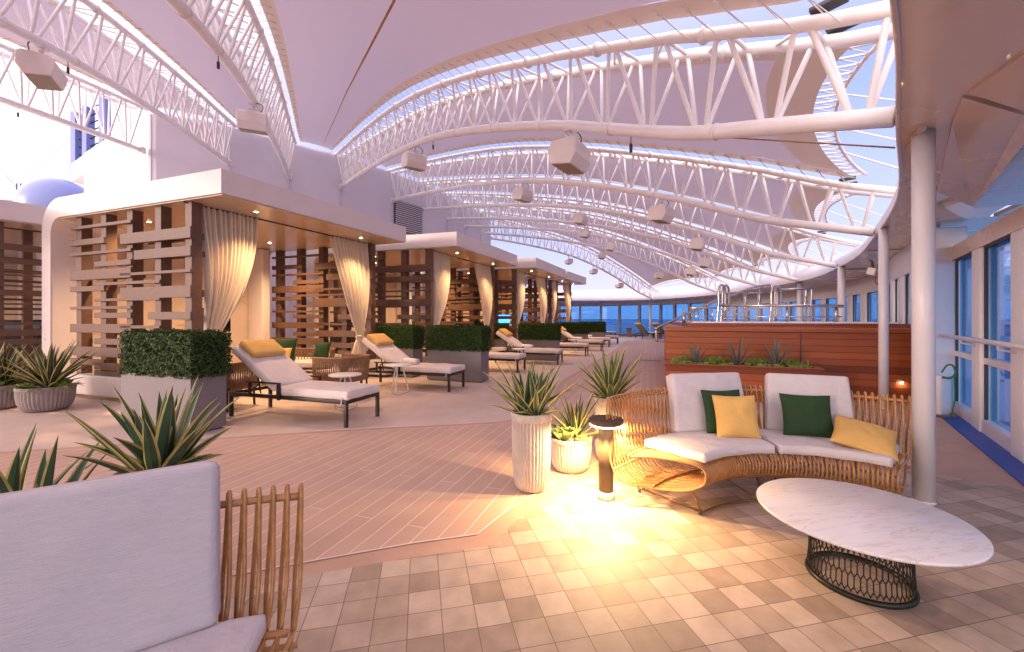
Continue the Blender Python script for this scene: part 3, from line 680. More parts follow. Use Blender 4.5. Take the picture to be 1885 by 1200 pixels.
pend('A',1162,'tiny sensor hanging right of the largest speaker'); pend('A',798,'tiny sensor hanging right of the left speaker on the big truss'); pend('C',402,'tiny sensor hanging from the steep upper left truss'); pend('B',125,'tiny sensor hanging right of the corner speaker'); pend('D',33,'tiny sensor hanging at the far left edge of the roof')
# ------------------------------------------------------------------ cabanas
SH = R(94)       # side walls stand four degrees off square, as the cabanas fan out
LEN = 4.13; DEP = 4.68; ZC = 3.17; ZR = 3.52
def cp(x, y, z=0): return Vector((x + y*math.cos(SH), y*math.sin(SH), z))
def shear(mb):
    mb.v = [tuple(cp(*v)) for v in mb.v]; return mb
def profile():
    o = []; i = []; ro_, ri = .55, .28
    o.append((0,ZR)); 
    for k in range(9): a = PI/2*k/8; o.append((DEP-ro_+ro_*math.sin(a), ZR-ro_+ro_*math.cos(a)))
    for k in range(9): a = PI/2*k/8; o.append((DEP-.3+.3*math.cos(a), .36-.3*math.sin(a)))
    return o, ri
LATT = [(2.67,3,5,.17),(2.39,3.5,5,.15),(2.09,3,5,.045),(1.78,3,5,.18),(1.68,2,4,.045),(1.41,4,5,.12),(1.23,3,4,.05),(2.95,1,3,.05),(2.69,1,2,.10),(2.49,1,3,.05),(2.29,2,3,.09),(2.12,1,3,.17),(1.95,2,4,.05),(1.88,1,2,.09),(1.55,1,3,.05),(1.42,2,3,.09),(1.2,1,3,.15),(.98,2,3,.10),(.80,1,3,.16),(.62,1,2,.10),(.56,2,3,.12),(.44,2,3,.09),(1.0,3,5,.15),(.72,3,4.6,.12),(.55,4,5,.09)]
def lattice(x, name, parent, sg=1):
    py = lambda i: 3.74 - .72*(i-1)
    mb = MB()
    for i in range(1,6): mb.box((x,py(i),(ZC+.40)/2), (.15,.15,ZC-.40))
    shear(mb).build(name+'_posts', M['slat'], parent, bevel=.004)
    mb = MB()
    for z, a, b, h in LATT:
        y0, y1 = py(a), py(b); mb.box((x - sg*.105, (y0+y1)/2, z), (.055, abs(y1-y0)+.28, h))
        if h > .14: mb.box((x + sg*.105, (y0+y1)/2 - .1, z-.02), (.05, abs(y1-y0)*.9, h*.6))
    shear(mb).build(name+'_slats', M['slat'], parent, bevel=.003)
def curtain(x0, x1, xt, parent, seed, zb_=.10, flip=False):
    rnd = random.Random(seed); mb = MB(); mb.smooth = True; nu, nv = 110, 40; vs = []
    ph = [rnd.uniform(0,6) for _ in range(6)]
    for j in range(nv+1):
        v = j/nv; z = ZC - .03 - (ZC-.03-zb_)*v; zt_ = .95; tv = (ZC-z)/(ZC-zt_)
        if z > zt_:
            e = max(0,tv)**1.6; hw = (x1-x0)/2*(1-e) + .075*e; s_ = tv**1.9
            c = (x0+x1)/2*(1-s_) + xt*s_
        else:
            q = (zt_-z)/(zt_-zb_); hw = .075 + .26*(1-(1-q)**2); c = xt
        for i in range(nu+1):
            u = i/nu*2-1; am = .045*(.35+min(1,abs(z-zt_)/.7)*.75)
            dpt = am*math.sin(u*38+ph[0]+1.1*math.sin(u*4+ph[1]) + .4*v*ph[3]) + .018*math.sin(u*19+ph[2]-v*3)
            sag = .09*math.sin(PI*min(1,tv))**1.3*(1 if z > zt_ else 0)
            vs.append(cp(c+hw*u, .9 + dpt - sag, z - .02*abs(math.sin(u*19))*(v > .98)))
    fs = [(j*(nu+1)+i, j*(nu+1)+i+1, (j+1)*(nu+1)+i+1, (j+1)*(nu+1)+i) for j in range(nv) for i in range(nu)]
    mb.add(vs, fs); c_ = mb.build('curtain', M['curtain'], parent)
    mb = MB(); mb.tube([cp(xt+.10*math.cos(a), .9+.07*math.sin(a), .95+.02*math.sin(a*2)) for a in [k*PI/8 for k in range(16)]], .018, 7, closed=True); mb.build('tie_back', M['curtain'], c_)
def make_cabana(label):
    c = thing('cabana', label, 'cabana', group='white roofed cabanas in a row')
    # roof + back wall as one rounded C-shaped shell
    o, ri = profile(); inn = [(0,ZC)]
    for k in range(7): a = PI/2*k/6; inn.append((DEP-.28-ri+ri*math.sin(a), ZC-ri+ri*math.cos(a)))
    inn.append((DEP-.28,.06)); prof = o + [(DEP-.3,.06)] + inn[::-1]
    # dedupe
    P = []
    for p in prof:
        if not P or math.dist(P[-1],p) > 1e-4: P.append(p)
    mb = MB(); k = len(P)
    tris = tessellate_polygon([[Vector((p[0],p[1],0)) for p in P]])
    vs = [(0,p[0],p[1]) for p in P] + [(LEN,p[0],p[1]) for p in P]; fs = []
    for t in tris: fs.append(t); fs.append(tuple(i+k for i in t)[::-1])
    fs += [(i,(i+1) % k,k+(i+1) % k,k+i) for i in range(k)]
    mb.add(vs, fs); shear(mb)
    ob = mb.build('roof_shell', M['cabana'], c, bevel=.012)
    bm = bmesh.new(); bm.from_mesh(ob.data); bmesh.ops.recalc_face_normals(bm, faces=bm.faces); bm.to_mesh(ob.data); bm.free()
    mb = MB(); mb.box((LEN/2,(DEP-.4)/2+.02,ZC-.012),(LEN-.06,DEP-.4,.018)); shear(mb).build('ceiling', M['ceil'], c)
    mb = MB(); mb.box((LEN/2,.9,ZC-.03),(LEN-.1,.03,.018)); shear(mb).build('curtain_rail', M['tie'], c)
    for x in (.17,LEN-.17):
        mb = MB(); mb.bbox((x,(.30+DEP-.3)/2+.0,.23),(.34,DEP-.62,.34),.03); shear(mb).build('curb', M['cabana'], c)
    lattice(.17,'near_screen',c); lattice(LEN-.17,'far_screen',c)
    # back panels with a printed palm motif, doors
    mb = MB()
    for i in range(3): mb.box((.45+ (i+.5)*1.12,DEP-.33,1.50),(1.10,.05,2.75))
    shear(mb).build('back_panels', M['panel'], c)
    for cx, cz in ((.9,1.05),(1.0,1.9),(2.3,1.2),(3.1,1.9)):
        mb = MB()
        for q in range(9):
            a = R(-10+q*25); L_ = .42; 
            pts = [(cx+L_*t*math.cos(a), DEP-.358, cz+L_*t*math.sin(a)-.10*t*t) for t in (0,.25,.5,.75,1)]
            w = [.005,.035,.045,.03,.004]; vs = []
            for (x,y,z), ww in zip(pts,w): vs += [(x-math.sin(a)*ww,y,z+math.cos(a)*ww),(x+math.sin(a)*ww,y,z-math.cos(a)*ww)]
            mb.add(vs, [(2*i,2*i+1,2*i+3,2*i+2) for i in range(4)])
        shear(mb).build('palm_motif', M['motif'], c)
    mb = MB(); mb.bbox((3.62,DEP-.62,1.58),(.22,.5,3.12),.02); shear(mb).build('white_post', M['cabana'], c)
    curtain(.27,1.22,.42,c,1); curtain(2.85,3.86,3.66,c,2)
    for x, y in ((.85,.45),(3.23,.48),(.7,2.95),(3.0,2.9),(1.9,3.9)):
        p = cp(x,y,ZC-.030); mb = MB(); mb.lathe([(.046,-.002),(.046,.008)], 20, (p.x,p.y), z0=p.z); dl = mb.build('downlight', M['cabana'], c)
        mb = MB(); mb.lathe([(.030,-.004),(.030,.0)], 16, (p.x,p.y), z0=p.z-.002); mb.build('lens', M['lamp'], dl)
    return c
def fang(fx, fy): return math.atan2(fy, fx)
CAB = [((-4.17,5.88),(.4055,.914),LEN,'nearest white roofed cabana with slatted side, at left'),
 ((-1.37,10.13),(.375,.927),LEN,'second white roofed cabana, behind the first and its tied curtain'),
 ((.84,14.4),(.385,.923),3.95,'third cabana with the lit television, partly behind the second'),
 ((2.5,18.5),(.43,.903),3.2,'fourth and farthest cabana, smallest in the row')]
c0 = make_cabana(CAB[0][3]); cabs = []
for i, ((x,y),(fx,fy),ln,l) in enumerate(CAB):
    c = c0 if i == 0 else dup(c0,(0,0,0),0,l)
    c.location = (x,y,0); c.rotation_euler = (0,0,fang(fx,fy)); c.scale = (ln/LEN,1,1); cabs.append((c,x,y,fang(fx,fy),ln/LEN))
c = dup(c0,(-10.62,5.3,0),fang(.545,.838),'cabana at the left edge, behind the round bowl planters', skip=('curtain',)); c.scale = (1,1,1); cabs.append((c,-10.62,5.3,fang(.545,.838),1.0))
mb = MB()
for x_ in (2.50,3.75): mb.box((x_,.30,ZC/2),(.20,.16,ZC))
mb.box((3.05,1.1,1.75),(.13,.13,2.8)); shear(mb).build('front_screen_posts', M['slat'], c, bevel=.004)
mb = MB()
for z_, h_, y_ in ((2.70,.12,.2),(2.44,.10,.2),(2.25,.035,.4),(2.18,.035,.2),(2.08,.05,.4),(1.98,.035,.2),(1.85,.11,.2),(1.73,.04,.4),(1.64,.035,.2),(1.55,.05,.4),(1.27,.05,.2),(1.10,.12,.2),(.93,.10,.2),(.74,.14,.4),(.56,.12,.2),(.36,.14,.2),(2.58,.03,1.1),(2.34,.03,1.1),(1.92,.03,1.1),(1.45,.03,1.1)):
    mb.box((3.1,y_,z_),(1.5,.055,h_))
shear(mb).build('front_screen_slats', M['slat'], c, bevel=.003)
def cabw(i, x, y, z=0):
    _, X, Y, a, s = cabs[i]; p = cp(x,y,z); px = p.x*s; return Vector((X+px*math.cos(a)-p.y*math.sin(a), Y+px*math.sin(a)+p.y*math.cos(a), z))
def lamp(kind, name, loc, energy, col, **kw):
    l = bpy.data.lights.new(name, kind); l.energy = energy; l.color = col
    for k, v in kw.items(): setattr(l, k, v)
    o = bpy.data.objects.new(name, l); COL.objects.link(o); o.location = loc; return o
WARM = (1.0,.60,.29)
for i in range(5):
    for x, y, e in ((.85,.30,85),(3.23,.32,85),(.7,2.6,165),(3.0,2.6,165)):
        lamp('SPOT','cabana_downlight_lamp',cabw(i,x,y,ZC-.05),e*(1 if i < 4 else .35)*(1 if i == 0 else .8),WARM,spot_size=R(108 if y < 1 else 140),spot_blend=1.0,shadow_soft_size=.03)
# televisions
tv = thing('television','black television on a low stand behind the slats of the nearest cabana','television',cabw(0,.9,1.5,0),cabs[0][3]+R(4)-.1)
mb = MB(); mb.bbox((0,0,1.35),(.08,.75,.42),.01); mb.build('screen', M['black'], tv)
mb = MB(); mb.box((.0,0,.70),(.06,.06,.9)); mb.bbox((0,0,.15),(.45,.8,.28),.01); mb.build('stand', M['dark'], tv)
tv2 = thing('television','small television with glowing blue picture in the third cabana','television',at(928,587,15.6),.3)
mb = MB(); mb.bbox((0,0.03,0),(.50,.05,.36),.01); mb.build('housing', M['black'], tv2)
mb = MB(); mb.box((0,0,0),(.46,.012,.31)); mb.build('picture', M['screen'], tv2)
mb = MB(); mb.box((0,.05,-.18 -(at(928,587,15.6).z-.18)/2),(.05,.05,at(928,587,15.6).z-.19)); mb.box((0,.05,-at(928,587,15.6).z+.01),(.4,.3,.02)); mb.build('stand', M['dark'], tv2)
dk = thing('media_cabinet','black cabinet behind the slats of the cabana at the left edge','cabinet',at(45,598,8.7)-Vector((0,0,.0)),.6)
zc_ = at(45,598,8.7).z; mb = MB(); mb.bbox((0,.3,-.1),(1.6,.4,.42),.01); mb.build('body', M['black'], dk); mb = MB(); mb.box((0,.3,-zc_/2-.15),(1.4,.3,zc_-.3)); mb.build('base', M['dark'], dk)
# ------------------------------------------------------------------ clipped hedges in grey planter boxes
def hedge_mesh(w, d, z0, z1, n, seed):
    rnd = random.Random(seed); mb = MB()
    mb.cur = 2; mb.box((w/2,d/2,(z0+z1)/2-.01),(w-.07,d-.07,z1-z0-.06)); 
    for i in range(n):
        f = rnd.random(); A = [w*d, w*(z1-z0), w*(z1-z0), d*(z1-z0), d*(z1-z0)]; s = sum(A); f *= s; k = 0
        while f > A[k]: f -= A[k]; k += 1
        u, v = rnd.random(), rnd.random(); j = abs(rnd.gauss(0,.014)) * (1 if rnd.random() < .75 else -1)
        bump = .012*math.sin(u*23+v*17+k)+.01*math.sin(v*31-u*11)
        j += bump
        if k == 0: p = Vector((u*w,v*d,z1+j)); nn = Vector((0,0,1))
        elif k == 1: p = Vector((u*w,-j,z0+v*(z1-z0))); nn = Vector((0,-1,0))
        elif k == 2: p = Vector((u*w,d+j,z0+v*(z1-z0))); nn = Vector((0,1,0))
        elif k == 3: p = Vector((-j,u*d,z0+v*(z1-z0))); nn = Vector((-1,0,0))
        else: p = Vector((w+j,u*d,z0+v*(z1-z0))); nn = Vector((1,0,0))
        nn = (nn + Vector((rnd.gauss(0,.5),rnd.gauss(0,.5),rnd.gauss(.25,.5)))).normalized()
        t = nn.orthogonal().normalized(); t = Matrix.Rotation(rnd.uniform(0,6.28),3,nn) @ t; b = nn.cross(t); L_ = rnd.uniform(.012,.021); W = L_*.62
        mb.cur = 0 if rnd.random() < .68 else 1
        mb.add([p - t*L_, p + b*W*.8 + nn*.002, p + t*L_, p - b*W*.8 + nn*.002], [(0,1,2,3)])
    return mb
def make_planter(label):
    t = thing('hedge_planter', label, 'planter', group='clipped hedges in grey boxes')
    w, d, h = 1.32, .42, .68; mb = MB(); th = .02
    mb.box((w/2,th/2,h/2+.01),(w,th,h-.02)); mb.box((w/2,d-th/2,h/2+.01),(w,th,h-.02)); mb.box((th/2,d/2,h/2+.01),(th,d-2*th-.002,h-.021)); mb.box((w-th/2,d/2,h/2+.01),(th,d-2*th-.002,h-.021)); mb.box((w/2,d/2,h-.05),(w-2*th-.002,d-2*th-.002,.02))
    mb.box((w/2,d/2,.012),(w-.06,d-.06,.02)); mb.build('box', M['greybox'], t)
    hedge_mesh(w+.03,d+.03,h-.02,1.185,17000,3).build('hedge', [M['hedge'],M['hedge2'],M['twig']], t)
    return t
pa = math.atan2(.345,-.94)     # long side runs away to the left
# origin is the left end so the long side faces the terrace
def place_planter(o, x, y, a=None):
    ang = math.atan2(-.345,.94) if a is None else a
    o.rotation_euler = (0,0,ang); o.location = (x - 1.32*math.cos(ang), y - 1.32*math.sin(ang), 0)
PLT = [((-3.74,4.77),'largest clipped hedge in a grey box, in front of the nearest cabana slats'),
 ((-.66,8.72),'hedge in a grey box behind the second white lounger with the towel'),((-2.30,9.5),'hedge in a grey box half hidden behind the yellow pillow of the second lounger'),
 ((1.45,13.3),'hedge in a grey box in the middle of the row, behind the third yellow pillow'),((-.30,14.1),'hedge seen between a curtain and the third yellow pillow'),
 ((3.42,18.8),'hedge box fourth along the row of cabanas'),((1.75,19.6),'hedge box partly hidden behind the fourth one'),((4.80,21.4),'farthest small hedge box near the sea windows')]
p0 = make_planter(PLT[0][1]); place_planter(p0,*PLT[0][0])
for (x,y), l in PLT[1:]: o = dup(p0,(0,0,0),0,l); place_planter(o,x,y)

# ------------------------------------------------------------------ sun loungers
def make_lounger(label):
    t = thing('sun_lounger', label, 'sun lounger', group='sun loungers along the cabanas')
    W = .333; mb = MB()
    for sy in (-1,1): mb.bbox((1.0,sy*(W-.02),.315),(2.0,.04,.05),.006)
    for x in (.02,1.98,.80): mb.bbox((x,0,.313),(.04,2*W-.08,.045),.006)
    mb.build('frame', M['dark'], t)
    for x in (.02,1.98):
        for sy in (-1,1):
            mb = MB(); mb.bbox((x,sy*(W-.02),.146),(.042,.042,.29),.005); mb.build('leg', M['dark'], t)
    for sy in (-1,1):
        mb = MB(); y = sy*(W+.022)
        mb.bbox((.93,y,.40),(.04,.035,.23),.005); mb.bbox((.66,y,.505),(.58,.035,.022),.005); mb.bbox((.42,y,.40),(.035,.032,.20),.005)
        mb.build('arm', M['dark'], t)
        mb = MB(); mb.tube([(.12,sy*(W-.05),.90),(.86,sy*(W-.05),.37)], .014, 6); mb.tube([(.45,sy*(W-.06),.64),(.52,sy*(W-.06),.34)], .011, 6); mb.tube([(.30,sy*(W-.06),.33),(.60,sy*(W-.06),.55)], .010, 6)
        mb.build('back_support', M['dark'], t)
    ang = R(34); 
    mb = MB()
    def f1(q): return Vector((1.425+q.x, q.y, .395+q.z))
    mb.slab(.600,.335,.115,f1,r=.05,bulge=.010,puck=.005); mt = mb.build('seat_mattress', M['mattress'], t)
    c0_, s0_ = math.cos(ang), math.sin(ang)
    def f2(q): x = q.x; return Vector((.44 + x*c0_ + q.z*s0_, q.y, .685 - x*s0_ + q.z*c0_))
    mb = MB(); mb.slab(.475,.335,.115,f2,r=.05,bulge=.010,puck=.004); mb.build('back_mattress', M['mattress'], t)
    mb = MB(); mb.slab(.17,.275,.085,lambda q: f2(Vector((q.x-.30,q.y,q.z+.10))),r=.042,bulge=.018,p=2.7); pl_ = mb.build('head_pillow', M['yellow'], t)
    mb = MB()
    for sy in (-1,1): mb.tube([f2(Vector((-.47,sy*.2,.04))), f2(Vector((-.485,sy*.2,-.03))), f2(Vector((-.35,sy*.2,-.062)))], .008, 5)
    mb.build('strap', M['fabric'], pl_)
    for sy in (-1,1): mb = MB(); mb.tube([(1.93,sy*(W+.002),.37),(1.94,sy*(W+.010),.33),(1.93,sy*(W+.010),.28)], .009, 5); mb.build('mattress_tie', M['fabric'], mt)
    return t
ax = Vector((.949,-.316,0)); an = Vector((.316,.949,0)); AL = math.atan2(-.316,.949)
LNG = [((-2.077,5.134),'nearest white sun lounger with big yellow pillow, by the largest hedge'),((-1.174,7.635),'second sun lounger, its yellow pillow before a hedge and a rolled towel on it'),
 ((.14,10.35),'lounger of which only the foot end shows beyond the second hedge box'),((1.35,12.1),'third yellow pillow lounger, behind the tall potted agave leaves'),((2.68,14.95),'lounger with its foot end just beyond the middle hedge'),
 ((3.78,17.4),'small distant lounger with yellow pillow beside the fourth hedge'),((4.65,19.7),'small distant lounger, second from last of the row'),((5.72,22.3),'farthest lounger of the cabana row')]
l0 = make_lounger(LNG[0][1]); LO = []
for i, ((x,y),l) in enumerate(LNG):
    o = l0 if i == 0 else dup(l0,(0,0,0),0,l); foot = Vector((x,y,0)); org = foot - ax*1.98 + an*.313
    o.location = org; o.rotation_euler = (0,0,AL); LO.append(org)
def make_towel(label, loc, rz):
    t = thing('rolled_towel', label, 'towel', loc, rz, 'rolled white towels on loungers'); mb = MB()
    sp = [( .012+.0082*k*.9, k*.42) for k in range(0,48)]
    vs = []; 
    n = len(sp)
    for y in (-.2,-.19,.19,.2):
        s_ = .93 if abs(y) > .195 else 1
        for r_, a in sp: q = r_*.19*s_ ; vs.append((q*1.0*math.cos(a)*.95, y, q*math.sin(a)*.9))
    mb.smooth = True; mb.add(vs, [(j*n+i,j*n+i+1,(j+1)*n+i+1,(j+1)*n+i) for j in range(3) for i in range(n-1)])
    mb.lathe([(.004,-.19),(.05,-.192),(.062,-.18),(.066,-.1),(.067,.1),(.063,.18),(.05,.192),(.004,.19)], 24); m_ = len(mb.v) - 24*8
    for i in range(m_, len(mb.v)): x, y, z = mb.v[i]; mb.v[i] = (x, z, y*.9)
    mb.build('roll', M['towel'], t); return t
def lpt(i, s, w, z): return LO[i] + ax*s + an*w + Vector((0,0,z))
tw = make_towel('rolled white towel on the second lounger above the white side table', lpt(1,.98,-.02,.515), AL+R(75))
for i, l in ((3,'rolled white towel on the third yellow pillow lounger'),(5,'rolled towel on the distant lounger beside the fourth hedge'),(6,'rolled towel on the second to last lounger of the row')): dup(tw, lpt(i,.95,0,.515), AL+R(70), l)
# side tables
def make_side(label, loc):
    t = thing('side_table', label, 'side table', loc, 0, 'small round white side tables'); mb = MB()
    mb.lathe([(.20,.505),(.232,.506),(.236,.512),(.236,.524),(.230,.529),(.01,.529)], 40); mb.build('top', M['sidetable'], t)
    for k in range(3):
        a = k*2*PI/3+.5; mb = MB(); mb.tube(catmull([(.06*math.cos(a),.06*math.sin(a),.50),(.13*math.cos(a),.13*math.sin(a),.26),(.185*math.cos(a),.185*math.sin(a),.02)],3), .012, 7); mb.build('leg', M['sidetable'], t)
    mb = MB(); c = [(.185*math.cos(k*2*PI/3+.5),.185*math.sin(k*2*PI/3+.5),.014) for k in range(3)]; mb.tube(c+[c[0]], .011, 6); mb.build('foot_ring', M['sidetable'], t)
    return t
s0 = make_side('white side table standing in front of the second lounger', (-2.08,7.52,0))
for (x,y), l in (((-2.52,6.2),'white side table just behind the nearest lounger'),((-.85,10.7),'low white table beyond the second hedge box near the curtain'),((.25,11.55),'white side table in front of the third yellow pillow lounger'),((1.35,14.9),'white side table near the middle hedge box'),((2.5,16.6),'small white side table before the distant towel'),((-5.35,6.35),'white side table in the nearest cabana between chair legs')):
    dup(s0,(x,y,0),random.random(),l)
# woven armchairs and settee inside the cabana
def make_chair(label, w=.72, kind='woven_armchair', cat='armchair'):
    t = thing(kind, label, cat); hw = w/2; d = .68
    mb = MB(); 
    for x in (-hw+.05,hw-.05):
        for y in (.06,d-.06): mb.tube([(x,y,0),(x*.97,y*.97+.01,.34)], .017, 8)
    mb.build('legs', M['dark'], t)
    mb = MB(); mb.bbox((0,d/2,.33),(w-.06,d-.04,.04),.01); mb.build('seat_frame', M['dark'], t)
    mb = MB(); path = []
    path = catmull([(-hw,.04,0),(-hw,.3,0),(-hw+.03,d-.10,0),(-hw+.12,d,0),(0,d+.03,0),(hw-.12,d,0),(hw-.03,d-.10,0),(hw,.3,0),(hw,.04,0)],14 if w < 1 else 22)
    n = len(path)
    mb.tube([(p.x*1.06,p.y+.02,.70) for p in path], .016, 7); mb.tube([(p.x*.98,p.y,.30) for p in path], .014, 6)
    for i in range(0,n,1):
        p = path[i]; j = min(n-1,i+1) if i % 2 else max(0,i-1)
        q = path[j]; mb.tube([(p.x*.98,p.y,.30),((p.x+q.x)/2*1.03,(p.y+q.y)/2+.01,.5),(p.x*1.06,p.y+.02,.70)], .0105, 4, cap=False)
    mb.build('woven_back', M['wicker'], t)
    mb = MB(); mb.slab(hw-.04,d/2-.03,.12,lambda q: Vector((q.x,q.y+d/2-.01,q.z+.41)),r=.05,bulge=.01); mb.build('seat_cushion', M['mattress'], t)
    return t
ch = make_chair('woven rope armchair left of the nearest lounger, behind the largest hedge'); ch.location = (-4.75,6.75,0); ch.rotation_euler = (0,0,R(105)); ch['group'] = 'woven seats in the nearest cabana'
ch.location = (*G(440,742),0); ch.rotation_euler = (0,0,R(175))
c2 = dup(ch,(*G(598,728),0),R(-110),'woven rope armchair right of the nearest lounger pillow'); c2.location = (*G(602,727),0)
st = make_chair('woven rope settee with green and yellow pillows at the back of the nearest cabana', 1.5, 'woven_settee', 'settee'); st['group'] = 'woven seats in the nearest cabana'
st.location = (-4.55,8.35,0); st.rotation_euler = (0,0,R(12))
def pillow(name, label, loc, rot, hw, hd, th, m, group=None, pinch=.07):
    o = thing(name, label, 'pillow', loc, 0, group); o.rotation_euler = rot
    mb = MB(); mb.slab(hw,hd,th,r=hw*.8,p=2.0,pinch=pinch,nx=12,ny=12,puck=.004); mb.build('cover', M[m], o)
    mb = MB(); e = []
    for k in range(64):
        a = 2*PI*k/64; c, s = math.cos(a), math.sin(a); mx_ = max(abs(c),abs(s)); u, v = c/mx_, s/mx_
        e.append((hw*u*(1-pinch*(1-v*v)), hd*v*(1-pinch*(1-u*u)), 0))
    mb.tube(e, .004, 5, closed=True); mb.build('piping', M[m], o)
    return o
pillow('throw_pillow','large green pillow on the woven settee behind the nearest lounger',(-4.72,8.42,.70),(R(72),0,R(8)),.27,.27,.16,'green')
pillow('throw_pillow','yellow pillow leaning on the green one in the cabana',(-4.68,8.22,.62),(R(65),0,R(8)),.23,.17,.13,'yellow')
pillow('throw_pillow','small dark green pillow at the right end of the woven settee',(-4.0,8.62,.68),(R(75),0,R(-20)),.2,.2,.14,'green')
# far yellow loungers with olive sling backs
def make_far(label, loc, rz):
    t = thing('sling_lounger', label, 'sun lounger', loc, rz, 'yellow pillow loungers facing the far windows')
    mb = MB(); mb.bbox((1,.31,.33),(1.9,.035,.045),.005); mb.bbox((1,-.31,.33),(1.9,.035,.045),.005)
    mb.tube([(.0,.31,.98),(.75,.31,.34)],.016,6); mb.tube([(.0,-.31,.98),(.75,-.31,.34)],.016,6); mb.build('frame', M['dark'], t)
    for x in (.12,1.9):
        for y in (-.31,.31): mb = MB(); mb.box((x,y,.16),(.04,.04,.32)); mb.build('leg', M['dark'], t)
    mb = MB(); mb.slab(.49,.30,.05,lambda q: Vector((.37+q.x*.76+q.z*.65,q.y,.66-q.x*.65+q.z*.76)),r=.02); mb.build('sling_back', M['olive'], t)
    mb = MB(); mb.slab(.6,.31,.08,lambda q: Vector((1.35+q.x,q.y,q.z+.40)),r=.035); mb.build('mattress', M['mattress'], t)
    mb = MB(); mb.slab(.14,.28,.10,lambda q: Vector((.06+q.x*.76+q.z*.65,q.y,.98-q.x*.65+q.z*.76)),r=.045); mb.build('head_pillow', M['yellow'], t)
    return t
f0 = make_far('yellow lounger at the far windows just right of the last hedge',(5.75,30.0,0),R(20))
dup(f0,(*G(1174,623.5),0),R(28),'yellow lounger at the far windows, middle one'); dup(f0,(*G(1206,623),0),R(24),'yellow lounger at the far windows next to the teak corner')
ws = thing('pedestal_table','small orange brown wooden pedestal between the far yellow loungers','table',(*G(1158,620),0))
mb = MB(); mb.lathe([(.22,0),(.20,.02),(.15,.3),(.20,.62),(.24,.66),(.24,.70)],20); mb.build('pedestal', M['wicker'], ws)
ws2 = thing('white_stool','tiny white stool with crossed legs left of the middle far lounger','stool',(*G(1168,617.5),0))
mb = MB(); mb.lathe([(.01,.40),(.24,.40),(.24,.43),(.01,.43)],16)
for k in range(4): a = k*PI/2; mb.tube([(.2*math.cos(a),.2*math.sin(a),0),(-.15*math.cos(a),-.15*math.sin(a),.4)],.015,4)
mb.build('stool_body', M['sidetable'], ws2)
